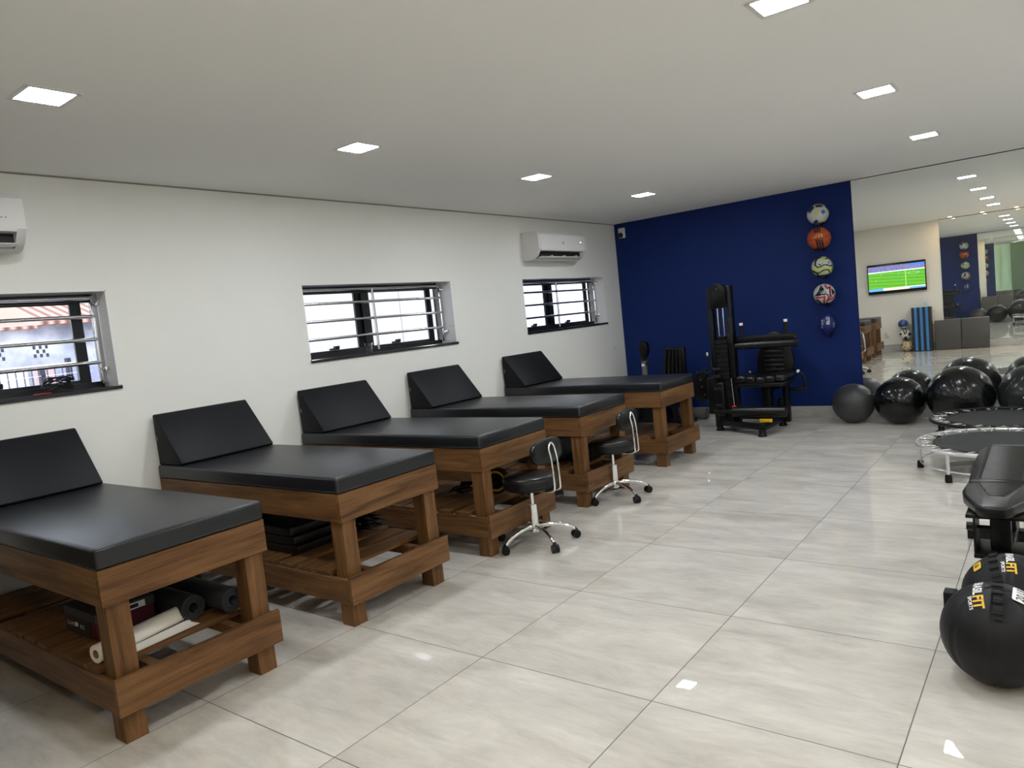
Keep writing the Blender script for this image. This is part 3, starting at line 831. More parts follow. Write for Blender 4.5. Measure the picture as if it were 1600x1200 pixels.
# seat, back
b = nb()
pf = [(1.885, .50), (1.900, .70), (1.935, .86), (1.975, .94), (2.0, .985), (2.05, 1.035), (2.11, 1.05), (2.17, 1.035), (2.22, .985), (2.245, .94), (2.275, .86), (2.30, .70), (2.285, .55), (2.24, .47), (1.93, .46)]
prism(b, pf, frame_xz(-.46), .08, bev=.016); bkp = mp('backrest', b, VINYL_S)
b = nb()
for k in range(7):
    z = .545+.05*k; box(b, 1.985, 2.205, -.474, -.455, z, z+.040, .009, 3)
for x in (1.945, 2.245): tube(b, [(x, -.463, .50), (x-.004*(1 if x < 2.1 else -1)*-1, -.463, .70), (x+(.03 if x < 2.1 else -.03), -.463, .90)], .005, 6)
o = obj('backrest_ribs', b, VINYL_S, None, True, 40); o.parent = bkp
b = nb()
for k in range(5):
    x0 = 1.835+.103*k; box(b, x0, x0+.112, -1.0, -.52, .525+.008*abs(k-2), .60+.008*abs(k-2), .030, 5)
mp('seat_pad', b, VINYL_S)
b = nb(); box(b, 1.85, 2.34, -.98, -.54, .49, .535, .01); box(b, 2.03, 2.12, -.75, -.65, .12, .50, .008); box(b, 2.20, 2.26, -.60, -.52, .05, .50, .006)
box(b, 2.05, 2.11, -.47, -.36, .40, .75, .006); box(b, 2.05, 2.11, -.72, -.38, .40, .46, .006); mp('seat_frame', b, GYM)
b = nb(); tube(b, smooth_path([(2.395, -.62, .605), (2.43, -.62, .57), (2.45, -.62, .50), (2.455, -.62, .42)]), .014, 12); box(b, 2.28, 2.46, -.64, -.60, .39, .43, .006)
hd = mp('side_handle', b, GYM)
b = nb(); bmesh.ops.create_uvsphere(b, u_segments=20, v_segments=12, radius=.019)
o = obj('handle_knob', b, WHITE, None, True); o.parent = hd; o.location = (2.388, -.625, .607)
b = nb(); tube(b, smooth_path([(1.86, -.60, .61), (1.845, -.62, .58), (1.85, -.62, .50)]), .012, 10); hd = mp('side_handle', b, GYM)
b = nb(); bmesh.ops.create_uvsphere(b, u_segments=16, v_segments=10, radius=.014); o = obj('handle_knob', b, WHITE, None, True); o.parent = hd; o.location = (1.86, -.60, .615)
# lower roller and base
b = nb(); cyl(b, (1.79, -1.0, .228), (2.35, -1.0, .232), .058, n=32); mp('shin_roller_pad', b, VINYL_S, auto=50)
b = nb(); cyl(b, (1.575, -.99, .235), (1.79, -1.0, .235), .022, n=18); cyl(b, (1.60, -.99, .235), (1.63, -.99, .235), .032, n=18); mp('roller_axle', b, GYM)
b = nb()
def bar(bm, p0, p1, w, h):
    p0, p1 = Vector(p0), Vector(p1); d = p1-p0; a = math.atan2(d.y, d.x)
    box(bm, 0, d.length, -w/2, w/2, -h/2, h/2, .005, 2, M=Matrix.Translation(p0) @ Matrix.Rotation(a, 4, 'Z'))
bar(b, (1.57, -.86, .095), (2.15, -1.18, .095), .06, .06); bar(b, (2.15, -1.19, .095), (2.165, -.53, .095), .07, .07)
bar(b, (1.57, -.45, .095), (2.18, -.50, .095), .06, .06); bar(b, (1.57, -.86, .11), (1.57, -.44, .11), .06, .06)
box(b, 1.535, 1.605, -.89, -.82, .045, .30, .006); box(b, 2.13, 2.20, -.57, -.50, .045, .30, .006)
mp('base_frame', b, GYM)
for x, y in ((1.57, -.855), (2.15, -1.19), (2.163, -.535), (1.57, -.45)):
    b = nb(); lathe(b, [(0, 0), (.042, 0), (.045, .012), (.034, .03), (.036, .07), (0, .07)], 20, (x, y, 0)); mp('foot', b, RUBBER)
b = nb(); box(b, 2.085, 2.213, -1.06, -1.03, .125, .16, .003); tag(mp('warning_label', b, YELLOW), 'yellow sticker block')
tag(t, 'tall black leg exercise machine with weight tower, in front of the blue wall', 'exercise machine')

# ------------------------------------------------------------------ recumbent bike behind the last table
t = empty('recumbent_bike', (.75, -.55, 0)); MI = Matrix.Translation((-.75, .55, 0))
b = nb(); cyl(b, (.515, -.5, .40), (.520, -.5, .84), .034, n=24); mp('mast', b, GREYP)
b = nb(); cyl(b, (.519, -.5, .80), (.521, -.5, .90), .0345, n=24); mp('mast_collar', b, RUBBER)
b = nb(); box(b, .498, .535, -.537, -.53, .735, .765, .002); tag(mp('mast_label', b, WHITE), 'white sticker')
b = nb()
pf = [(.475, .99), (.49, 1.035), (.53, 1.045), (.575, 1.03), (.595, .97), (.585, .88), (.55, .84), (.495, .845), (.488, .90), (.51, .95)]
prism(b, pf, frame_xz(-.545), .09, bev=.012); mp('console', b, PLAST)
b = nb(); cyl(b, (.55, -.50, .78), (.575, -.5, .745), .022, n=14); mp('tension_knob', b, PLAST)
b = nb()
pf = [(.745, .42), (.75, .63), (.80, .925), (.815, .94), (1.04, .94), (1.055, .925), (1.045, .63), (1.02, .42)]
prism(b, pf, frame_xz(-.50), .07, bev=.012); bkp = mp('backrest', b, VINYL_S)
b = nb()
for k in range(5):
    tube(b, [(.785+.052*k, -.512, .44), (.790+.052*k, -.514, .63), (.832+.046*k, -.512, .92)], [.014, .018, .013], 10)
o = obj('backrest_ribs', b, VINYL_S, None, True, 60); o.parent = bkp
b = nb(); box(b, .70, 1.05, -.85, -.48, .36, .43, .03, 4); mp('seat_pad', b, VINYL_S)
b = nb()
pf = [(.22, .05), (.20, .22), (.26, .36), (.42, .42), (.62, .40), (.75, .30), (.80, .10), (.84, .05)]
prism(b, pf, frame_xz(-.62), .22, bev=.02); mp('drive_housing', b, PLAST)
b = nb(); box(b, .18, .26, -.80, -.25, .0, .05, .01); box(b, .98, 1.05, -.80, -.25, .0, .05, .01); box(b, .26, .98, -.55, -.49, .03, .08, .006); box(b, .86, .92, -.55, -.49, .08, .37, .006); mp('base_frame', b, GYM)
b = nb(); cyl(b, (.47, -.64, .24), (.47, -.60, .24), .015, n=12); box(b, .46, .48, -.66, -.64, .10, .25, .004); box(b, .43, .51, -.74, -.66, .09, .11, .004); mp('pedal', b, PLAST)
tag(t, 'black recumbent exercise bike with grey mast, behind the farthest table', 'exercise bike')

b = nb(); cyl(b, (.56, -.105, .072), (1.115, -.105, .072), .072, n=36)
tag(obj('foam_roller', b, mat('grey_foam', (.10, .10, .095), .8), None, True, 50), 'dark grey foam roller lying against the skirting of the blue wall', 'foam roller')

# ------------------------------------------------------------------ trampolines
def make_trampoline(rimm, name, R=.512, z=.212, phase=0):
    t = empty(name)
    b = nb(); N = 96
    tube(b, [(R*math.cos(2*PI*k/N), R*math.sin(2*PI*k/N), z) for k in range(N)], .0135, 12, closed=True)
    obj('rim', b, rimm, t, True)
    b = nb(); lathe(b, [(0, z+.002), (.36, z+.002), (.362, z+.004), (.362, z-.002), (0, z-.002)], 72); mt_ = obj('jump_mat', b, mat(name+'_mesh', (.028, .029, .030), .75), t, True, 40)
    b = nb(); lathe(b, [(.36, z+.003), (.405, z+.004), (.408, z), (.405, z-.004), (.36, z-.003)], 72); obj('mat_edge', b, RUBBER, mt_, True, 40)
    for k in range(32):
        sg = 1 if k % 2 else -1
        am = 2*PI*(k//2+.5)/16; ai = am+sg*.035; ao = am+sg*.115
        def pp(t_, dz): return (((.405*math.cos(ai))*(1-t_)+.505*math.cos(ao)*t_), ((.405*math.sin(ai))*(1-t_)+.505*math.sin(ao)*t_), z+dz)
        b = nb()
        P = [pp(0, 0), pp(.15, .004), pp(.2, .005), pp(.8, .007), pp(.87, .010), pp(1.05, .016)]
        tube(b, P, [.002, .002, .0075, .0075, .0025, .0025], 8)
        obj('spring', b, STEEL, t, True, 60)
    b = nb(); tube(b, [((R-.022)*math.cos(2*PI*k/N), (R-.022)*math.sin(2*PI*k/N), .075) for k in range(N)], .006, 8, closed=True); obj('lower_ring', b, rimm, t, True)
    for k in range(6):
        a = phase+2*PI*k/6; c, s = math.cos(a), math.sin(a); r = R-.012
        b = nb(); cyl(b, (r*c, r*s, .05), (r*c, r*s, z), .0125, n=16); lg = obj('leg', b, rimm, t, True, 40)
        b = nb(); lathe(b, [(0, 0), (.022, 0), (.024, .01), (.022, .045), (.016, .058), (0, .058)], 18, (r*c, r*s, 0)); o = obj('rubber_foot', b, RUBBER, lg, True, 40)
    return t
t1 = make_trampoline(SILVER, 'trampoline', .514, .213, math.radians(-122)); t1.location = (4.253, -2.37, 0)
tag(t1, 'round mini trampoline with a silver rim, the nearer of the two', 'trampoline')
t2 = make_trampoline(GYM, 'trampoline', .518, .213, math.radians(160)); t2.location = (4.218, -1.315, 0)
tag(t2, 'round mini trampoline with a black rim, behind the silver one', 'trampoline')

# ------------------------------------------------------------------ weight bench
t = empty('weight_bench', (4.405, -4.6, 0)); MI = Matrix.Translation((-4.405, 4.6, 0))
cx = 4.41
def pad(name, pf, z0, th, m=VINYL_S, tilt=0, hinge=None):
    b = nb(); M = Matrix.Translation((cx, hinge, z0)) @ Matrix.Rotation(tilt, 4, 'X')
    prism(b, pf, M, th, bev=.014)
    return mp(name, b, m, auto=50), M
seat_pf = [(-.135, -.012), (-.142, -.16), (-.13, -.25), (-.07, -.42), (-.045, -.445), (.045, -.445), (.07, -.42), (.13, -.25), (.142, -.16), (.135, -.012)]
seat, Ms = pad('seat_pad', seat_pf, .405, .05, hinge=-4.575)
back_pf = [(-.132, .004), (-.138, .30), (-.130, .62), (-.10, .78), (-.075, .80), (.075, .80), (.10, .78), (.130, .62), (.138, .30), (.132, .004)]
back, Mb = pad('back_pad', back_pf, .410, .05, tilt=math.radians(1.5), hinge=-4.575)
def ribs(M, par, ylist, w0, zt):
    b = nb()
    for y, w in ylist: box(b, -w, w, y-.0085, y+.0085, zt-.006, zt+.0045, .005, 3, M=M)
    o = obj('ribbing', b, VINYL_S, None, True, 40); o.parent = par
ribs(Ms, seat, [(-.04-.026*k, .085-.012*k*.55) for k in range(9)], 0, .05)
ribs(Mb, back, [(.035+.024*k, .085) for k in range(30)], 0, .05)
def stitch(M, par, lines):
    b = nb()
    for P in lines: tube(b, [M @ Vector((x, y, .0505)) for x, y in P], .0016, 6)
    o = obj('stitching', b, mat('light_thread', (.05, .05, .052), .6), None, True); o.parent = par
stitch(Ms, seat, [[(s*.096, -.02), (s*.052, -.27), (s*.048, -.40)] for s in (-1, 1)] + [[(s*.102, -.02), (s*.058, -.27), (s*.054, -.40)] for s in (-1, 1)])
stitch(Mb, back, [[(s*.095, .02), (s*.095, .77)] for s in (-1, 1)] + [[(s*.101, .02), (s*.101, .77)] for s in (-1, 1)])
b = nb(); box(b, cx-.11, cx+.11, -4.98, -4.60, .388, .404, .003)
mp('seat_board', b, PLAST)
b = nb(); box(b, cx-.11, cx+.11, -4.55, -3.84, .392, .409, .003); mp('back_board', b, PLAST)
b = nb(); box(b, cx-.035, cx+.035, -5.05, -3.95, .03, .09, .006); mp('spine', b, GYM)
b = nb(); box(b, cx-.04, cx+.04, -4.74, -4.66, .08, .39, .006); box(b, cx-.10, cx-.092, -4.80, -4.60, .16, .39); box(b, cx+.092, cx+.10, -4.80, -4.60, .16, .39)
box(b, cx-.10, cx+.10, -4.82, -4.60, .155, .175, .003); mp('seat_post', b, GYM)
b = nb(); bar(b, (cx, -4.40, .24), (cx, -4.10, .24), .05, .05); box(b, cx-.03, cx+.03, -4.14, -4.06, .08, .39, .006); mp('back_support', b, GYM)
b = nb(); cyl(b, (cx-.13, -4.70, .27), (cx-.04, -4.70, .27), .008, n=12); cyl(b, (cx-.135, -4.70, .27), (cx-.105, -4.70, .27), .02, n=16); mp('adjusting_knob', b, PLAST)
for y, lab in ((-5.035, 'crossbar'), (-4.02, 'crossbar')):
    b = nb(); box(b, cx-.15, cx+.15, y-.03, y+.03, .006, .066, .004); cb_ = mp('crossbar', b, GYM)
    for s in (-1, 1):
        b = nb(); box(b, cx+s*.15-.0, cx+s*.20, y-.033, y+.033, .0, .070, .005); o = obj('end_cap', b, RUBBER, None, True, 40); o.parent = cb_
tag(t, 'black padded weight bench with ribbed upholstery, cut off at the right edge', 'weight bench')

# ------------------------------------------------------------------ medicine balls
def sph(c, r, n0, d, u, tx, ty, lift=.0008):
    """point on the sphere reached from direction n0 going tx along d and ty along u (metres)"""
    n0 = Vector(n0).normalized(); d = Vector(d); d = (d-n0*d.dot(n0)).normalized(); u = Vector(u); u = (u-n0*u.dot(n0)); u = (u-d*u.dot(d)).normalized()
    L = math.hypot(tx, ty)
    if L < 1e-9: return Vector(n0)*(r+lift)
    w = (d*tx+u*ty)/L; a = L/r
    return (n0*math.cos(a)+w*math.sin(a))*(r+lift)
def text_on(par, r, n0, d, u, s, size, ox, oy, m, name, sx=1.0, bold=.0, lift=.0008):
    me = text_mesh(s, size, bold)
    b = nb(); b.from_mesh(me); bpy.data.meshes.remove(me)
    bmesh.ops.subdivide_edges(b, edges=[e for e in b.edges if e.calc_length() > .012], cuts=1)
    bmesh.ops.triangulate(b, faces=b.faces)
    w = max(v.co.x for v in b.verts)*sx
    for v in b.verts: v.co = sph(None, r, n0, d, u, ox+v.co.x*sx, oy+v.co.y, lift)
    o = obj(name, b, m, par, False)
    return w
BALLV = vinyl('medicine_ball_vinyl', (.006, .0065, .008), .48, 140)
BALLV.node_tree.nodes['Principled BSDF'].inputs['Specular IOR Level'].default_value = .32
def medball(loc, r, squash, label):
    b = nb(); bmesh.ops.create_uvsphere(b, u_segments=96, v_segments=64, radius=r)
    # seams: four great circles pulled in a little
    for v in b.verts:
        c = v.co.normalized()
        k = 0
        for nn in ((1, 0, 0), (0, 1, .15), (.7, .7, 0), (.7, -.7, .0)):
            d = abs(c.dot(Vector(nn).normalized()))
            k = max(k, math.exp(-(d/.022)**2))
        v.co = c*(r*(1-.028*k)*(1+.004*math.sin(24*math.atan2(c.y, c.x))*k))
        v.co.z = max(v.co.z, -r*.965)
    o = obj('medicine_ball', b, BALLV, None, True); o.location = (loc[0], loc[1], r*.965)
    tag(o, label, 'medicine ball', 'medicine balls on the floor')
    return o
def label_on(par, r, n0, d, u, w, h, rad, m, text):
    b = nb(); rings = []; base = rrect(w, h, rad)
    for q in (0, .25, .5, .75, 1.0):
        if q == 0: rings.append([b.verts.new(sph(None, r, n0, d, u, 0, 0, .0032))])
        else: rings.append([b.verts.new(sph(None, r, n0, d, u, x*q, y*q, .0032)) for x, y in base])
    n = len(base)
    for k in range(n): b.faces.new((rings[0][0], rings[1][k], rings[1][(k+1) % n]))
    for A_, B_ in zip(rings[1:], rings[2:]):
        for k in range(n): b.faces.new((A_[k], B_[k], B_[(k+1) % n], A_[(k+1) % n]))
    tag(obj('weight_label', b, m, par, True), text)
def straps(par, r, n0, d, u, length, m=RUBBER):
    b = nb()
    n = 22
    for s0, s1 in ((-.014, .014),):
        pr = None
        for k in range(n+1):
            t_ = -length/2+length*k/n
            bulge = .006*abs(math.sin(k*PI/4))
            a = sph(None, r, n0, d, u, t_, s0, .003+bulge); c = sph(None, r, n0, d, u, t_, s1, .003+bulge)
            a2 = sph(None, r, n0, d, u, t_, s0, .001+bulge); c2 = sph(None, r, n0, d, u, t_, s1, .001+bulge)
            cur = [b.verts.new(p) for p in (a, c, c2, a2)]
            if pr:
                for q in range(4): b.faces.new((pr[q], pr[(q+1) % 4], cur[(q+1) % 4], cur[q]))
            pr = cur
    for k in range(5):
        t_ = -length/2+length*(k+.5)/5
        P = [sph(None, r, n0, d, u, t_, y, .010) for y in (-.017, 0, .017)]
        tube(b, P, .0022, 6)
    obj('handle_strap', b, m, par, True, 50)
r1 = .178; m1 = medball((4.45, -5.66), r1, 1, 'large black medicine ball nearest the camera with white and yellow lettering')
n0 = Vector((-.302, -.219, .928)); dd = Vector((-.242, -.639, .73))-n0; uu = Vector((-.187, -.54, .821))-Vector((-.265, -.53, .805))
# reading direction runs down the ball, tops of the letters face right
w = text_on(m1, r1, n0, dd, uu, 'BRASIL', .040, -.075, -.011, WHITE, 'logo_word', .80, .0012)
w2 = text_on(m1, r1, n0, dd, uu, 'FIT', .047, -.075+w+.003, -.013, GOLD, 'logo_word_yellow', .95, .0015)
text_on(m1, r1, n0, dd, uu, 'SPORTS', .017, -.075+w+.003, -.029, WHITE, 'logo_small_word', 1.0, .0004)
straps(m1, r1, (.060, -.35, .935), Vector((.078, -.777, .625))-Vector((.043, .067, .997)), (1, 0, .2), .20)
nL = (.41, -.13, .905); dL = Vector((0, .9, .1)); uL = Vector((-.9, 0, .40))
label_on(m1, r1, nL, dL, uL, .085, .046, .008, WHITE, 'white weight label')
text_on(m1, r1, nL, dL, uL, '20 LB', .034, -.037, -.012, c_black, 'weight_lettering', .90, .0006, .0040)
r2 = .175; m2 = medball((4.48, -5.303), r2, 1, 'black medicine ball behind, partly hidden, with a small yellow label')
n0 = Vector((.010, -.461, .887)); dd = Vector((.025, -.589, .808))-n0; uu = Vector((.1, -.441, .892))-n0
w = text_on(m2, r2, n0, dd, uu, 'BRASIL', .036, -.118, -.011, WHITE, 'logo_word', .80, .0012)
text_on(m2, r2, n0, dd, uu, 'FIT', .044, -.118+w+.003, -.013, GOLD, 'logo_word_yellow', .95, .0015)
text_on(m2, r2, n0, dd, uu, 'SPORTS', .016, -.118+w-.004, -.030, WHITE, 'logo_small_word', 1.0, .0004)
straps(m2, r2, (-.315, -.30, .90), Vector((-.237, -.708, .665))-Vector((-.363, .085, .928)), (1, 0, .3), .19)
b = nb(); nL = Vector((-.63, -.22, .745)); dL = Vector((.02, -.18, -.036)); uL = Vector((.7, 0, .6))
label_on(m2, r2, nL, dL, uL, .050, .032, .006, GOLD, 'yellow weight label')
text_on(m2, r2, nL, dL, uL, 'LB', .024, -.014, -.008, c_black, 'weight_lettering', .9, .0006, .0040)

# ------------------------------------------------------------------ things on the shelves
SH = .279
def roll_mat(loc, ang, R, L, turns, m, label, tail=.0, th=.0048):
    t_ = empty('rolled_mat', loc, ang)
    b = nb(); prof_o = []; prof_i = []
    n = int(turns*26); r0 = R-turns*(th+.0022)
    for k in range(n+1):
        a = 2*PI*turns*k/n - 2*PI*turns - PI/2
        r = r0+(R-r0)*k/n
        prof_o.append((r*math.cos(a), r*math.sin(a)+R)); prof_i.append(((r-th)*math.cos(a), (r-th)*math.sin(a)+R))
    if tail:
        for q in (.25, .5, .75, 1.0):
            prof_o.append((tail*q, 0)); prof_i.append((tail*q, th + .02*math.sin(q*PI)*0))
        # the loose end curls up a little
        prof_o.append((tail+.012, .006)); prof_i.append((tail+.008, .0105))
    rows_ = []
    for y in (0, L):
        rows_.append(([b.verts.new((x, y, z)) for x, z in prof_o], [b.verts.new((x, y, z)) for x, z in prof_i]))
    (o0, i0), (o1, i1) = rows_
    for k in range(len(o0)-1):
        b.faces.new((o0[k], o0[k+1], o1[k+1], o1[k])); b.faces.new((i0[k], i1[k], i1[k+1], i0[k+1]))
        b.faces.new((o0[k], i0[k], i0[k+1], o0[k+1])); b.faces.new((o1[k], o1[k+1], i1[k+1], i1[k]))
    b.faces.new((o0[0], o1[0], i1[0], i0[0])); b.faces.new((o0[-1], i0[-1], i1[-1], o1[-1]))
    o = obj('rolled_mat', b, m, None, True, 40)
    COL.objects.unlink(bpy.data.objects[t_.name]) if False else None
    bpy.data.objects.remove(t_)
    o.location = loc; o.rotation_euler = (0, 0, ang)
    tag(o, label, 'exercise mat')
    return o
MATG = mat('grey_foam_mat', (.035, .038, .042), .8); tt = NT(MATG); tt.bump(tt.noise(tt.coord(), 300, 2), .3, .002)
# axes run along the table; open ends face the foot of the table
roll_mat((1.555, -7.045, SH+.001), PI/2, .058, .55, 5, MATG, 'dark grey rolled mat with a loose end, beside the box on the nearest shelf', tail=-.058)
roll_mat((1.655, -6.912, SH+.001), PI/2, .058, .55, 5, MATG, 'dark grey rolled mat right of the other, beside the far leg of the nearest table', tail=-.0)
# roll of paper
t = empty('paper_roll', (1.585, -7.475, SH)); d = Vector((1.515-1.600, -7.075+7.475, 0)).normalized()
b = nb(); R = .037; Lr = .40; a0 = math.atan2(d.y, d.x)-PI/2
pf = [(R*math.cos(2*PI*k/36), R*math.sin(2*PI*k/36)) for k in range(36)]; pi_ = [(.018*math.cos(2*PI*k/36), .018*math.sin(2*PI*k/36)) for k in range(36)]
ring = lambda P, y: [b.verts.new((x, y, z+R)) for x, z in P]
A, B, Cc, D_ = ring(pf, 0), ring(pi_, 0), ring(pf, Lr), ring(pi_, Lr)
for k in range(36):
    k2 = (k+1) % 36
    b.faces.new((A[k], A[k2], Cc[k2], Cc[k])); b.faces.new((A[k], B[k], B[k2], A[k2])); b.faces.new((Cc[k], Cc[k2], D_[k2], D_[k])); b.faces.new((B[k], D_[k], D_[k2], B[k2]))
t.rotation_euler = (0, 0, a0)
obj('paper_wound', b, PAPER, t, True, 40)
b = nb(); lathe(b, [(.018, 0), (.0155, 0), (.0155, Lr), (.018, Lr)], 24)
bmesh.ops.rotate(b, verts=b.verts, cent=(0,0,0), matrix=Matrix.Rotation(-PI/2, 3, 'X')); bmesh.ops.translate(b, verts=b.verts, vec=(0, 0, R))
obj('core', b, mat('cardboard', (.25, .16, .09), .8), t, True, 40)
b = nb(); cols = []
for y in (.03, .2, Lr+.0):
    cols.append([b.verts.new((x + .02*(y/Lr), y, z)) for x, z in ((R*.72, R*.35), (R*1.0, .012), (R*1.25, .004), (R*1.9+.03*y/Lr, .003))])
for a_, c_ in zip(cols, cols[1:]):
    for k in range(3): b.faces.new((a_[k], a_[k+1], c_[k+1], c_[k]))
r_ = bmesh.ops.extrude_face_region(b, geom=list(b.faces)); bmesh.ops.translate(b, verts=[v for v in r_['geom'] if isinstance(v, bmesh.types.BMVert)], vec=(0, 0, .0006))
obj('loose_sheet', b, PAPER, t, True, 40)
tag(t, 'white roll of table paper lying on the nearest table shelf, loose end hanging', 'paper roll')
# shoe box
t = empty('shoe_box', (1.20, -7.252, SH)); t.rotation_euler = (0, 0, 0)
MAROON = mat('maroon_card', (.075, .006, .016), .55); BLK = mat('black_card', (.014, .012, .011), .6)
b = nb(); box(b, -.15, .155, -.12, .13, .001, .085, .002); obj('box_base', b, MAROON, t)
b = nb(); box(b, -.154, .159, -.124, .134, .080, .118, .002); lid = obj('box_lid', b, mat('dark_grey_card', (.045, .042, .042), .6), t)
b = nb(); box(b, .1592, .1600, -.10, .09, .084, .112); tag(obj('size_label', b, WHITE, lid), 'white printed size label')
b = nb(); box(b, .1601, .1604, -.09, -.04, .090, .094); box(b, .1601, .1604, -.09, -.02, .100, .104); box(b, .1601, .1604, .02, .06, .090, .106); obj('size_label_print', b, GREYD, lid)
b = nb(); box(b, -.151, .1, -.1245, -.1205, .002, .079); obj('box_front', b, BLK, t)
def flat_text(par, s, size, org, dx, dz, m, name, bold=0, spacing=1.0):
    me = text_mesh(s, size, bold, spacing); b = nb(); b.from_mesh(me); bpy.data.meshes.remove(me)
    o_, dx, dz = Vector(org), Vector(dx), Vector(dz)
    for v in b.verts: v.co = o_+dx*v.co.x+dz*v.co.y
    w = max((v.co-o_).dot(dx) for v in b.verts)
    return obj(name, b, m, par), w
o, w = flat_text(t, 'GAME', .027, (-.135, -.1250, .034), (1, 0, 0), (0, 0, 1), WHITE, 'printed_word', spacing=1.35)
b = nb()
for s in (-1, 1):
    tube(b, [(-.020+w-.10+.0+s*.004+.010*math.cos(a), -.1250, .047+.008*math.sin(a)) for a in [s*PI/2*0+(.4+(2*PI-.8)*k/14) + (0 if s > 0 else PI) for k in range(15)]], .0016, 6)
obj('printed_emblem', b, WHITE, t, True)
flat_text(t, 'RO', .027, (-.125+w+.038, -.1250, .034), (1, 0, 0), (0, 0, 1), WHITE, 'printed_word', spacing=1.35)
tag(t, 'dark maroon shoe box with white lettering on the nearest table shelf', 'box')
# folded black covers on the second table
def crumple(bm, amp, fr=14):
    for v in bm.verts:
        v.co += Vector((math.sin(fr*v.co.y*3+v.co.z*40), math.sin(fr*v.co.x*2.2+v.co.z*31), .8*math.sin(fr*(v.co.x*1.7+v.co.y*2.9))))*amp
PVC = mat('black_pvc_sheet', (.006, .006, .007), .32)
for k, lab in enumerate(('bottom', 'middle', 'top')):
    b = nb(); z0 = SH+.001+.050*k
    prism(b, rrect(.56-.02*k, .50, .02, 4), Matrix.Translation((.945-.012*k, -6.275+.25+.02, 0)), .044, bev=.012)
    bmesh.ops.subdivide_edges(b, edges=[e for e in b.edges if e.calc_length() > .08], cuts=6, use_grid_fill=True)
    crumple(b, .0016)
    o = obj('folded_cover', b, PVC, None, True, 60); o.location = (0, 0, z0+.002)
    tag(o, 'folded black vinyl cover on the second shelf, %s of three' % lab, 'cover', 'folded covers on the second table shelf')
b = nb()
for k in range(26):
    a = random.random()*6; x = 1.30+random.uniform(-.03, .06); y = -5.78+random.uniform(-.04, .05); z = SH+.012+random.uniform(0, .10)
    tube(b, [(x-.05, y-.02, z+.02), (x, y, z+.01), (x+.03*math.cos(a)+.03, y+.03*math.sin(a)+.03, z-.004)], [.010, .007, .002], 6)
tag(obj('fringed_strap', b, PVC, None, True), 'bundle of black frayed straps beside the folded black covers', 'strap', kind=None)
# ab wheel on the third table
t = empty('ab_wheel', (1.50, -4.78, SH+.088)); t.rotation_euler = (0, 0, math.radians(20))
b = nb(); 
def wheel(bm, y0, y1, R, rb, mi=0):
    P = [(rb, y0), (R, y0), (R, y1), (rb, y1)]
    lathe(bm, P+[P[0]], 40, mi=mi)
wheel(b, -.03, .03, .087, .074, 0); bmesh.ops.rotate(b, verts=b.verts, cent=(0,0,0), matrix=Matrix.Rotation(PI/2, 3, 'X')); obj('tyre', b, RUBBER, t, True, 40)
b = nb(); wheel(b, -.026, .026, .073, .058); bmesh.ops.rotate(b, verts=b.verts, cent=(0,0,0), matrix=Matrix.Rotation(PI/2, 3, 'X')); tag(obj('yellow_ring', b, YELLOW, t, True, 40), 'yellow ring')
b = nb(); wheel(b, -.024, .024, .057, .0); bmesh.ops.rotate(b, verts=b.verts, cent=(0,0,0), matrix=Matrix.Rotation(PI/2, 3, 'X')); obj('hub', b, PLAST, t, True, 40)
for s in (-1, 1):
    b = nb(); cyl(b, (0, s*.024, 0), (0, s*.13, 0), .015, n=16); obj('hand_grip', b, RUBBER, t, True, 40)
tag(t, 'black ab wheel with a yellow ring on the third table shelf, behind the nearer stool', 'ab wheel')
t = empty('resistance_cable', (1.22, -4.85, SH))
b = nb()
P = [(.10*math.cos(k*.7)*(.6+.4*math.sin(k*1.3)), .06*math.sin(k*.9), .012+.009*(k % 5)) for k in range(30)]
tube(b, smooth_path(P, 5), .005, 8); obj('cord', b, RUBBER, t, True)
b = nb(); cyl(b, (-.02, .03, .060), (.09, .07, .060), .014, n=14); obj('grip', b, PLAST, t, True, 40)
tag(t, 'tangled black resistance cord on the third table shelf', 'cord')
# bag on the fourth table shelf
b = nb(); box(b, 1.02, 1.42, -3.93, -3.55, SH+.001, .50, .045, 5)
bmesh.ops.subdivide_edges(b, edges=[e for e in b.edges if e.calc_length() > .1], cuts=5, use_grid_fill=True); crumple(b, .003, 9)
tag(obj('gym_bag', b, mat('dark_blue_nylon', (.008, .013, .020), .5), None, True, 60), 'dark padded bag on the fourth table shelf, behind the nearer stool backrest', 'bag')
b = nb(); box(b, 1.46, 1.62, -3.80, -3.52, SH+.001, .335, .01)
tag(obj('flat_pad', b, RUBBER, None, True, 60), 'flat black pad at the foot end of the fourth table shelf', 'pad')

# things on the window sills
b = nb(); P = []
for k in range(60):
    a = k*1.05; P.append((-.06+.035*math.sin(a*.93+.4)+.01*math.sin(k), -6.84+.085*math.cos(a), WZ0+.022+.030*(1+math.sin(a*.57+1))+.012*(k % 3)))
tube(b, smooth_path(P, 4), .0035, 8)
tag(obj('coiled_cable', b, RUBBER, None, True), 'tangled black cable lying on the sill of the street window', 'cable')
b = nb(); tube(b, [(-.02, -6.99, WZ0+.016), (-.015, -6.90, WZ0+.016)], .0035, 8); 
o = obj('pen', b, RED, None, True); tag(o, 'thin red pen lying on the sill of the street window', 'pen')
b = nb(); lathe(b, [(0, 0), (.024, 0), (.036, .082), (.0345, .082), (.0225, .003), (0, .003)], 28)
o = obj('plastic_cup', b, mat('clear_plastic', (.95, .96, .97), .05, trans=1.0, ior=1.3), None, True, 40); o.location = (-.035, -4.43, WZ0+.0125)
tag(o, 'clear plastic cup on the sill of the middle window', 'cup')

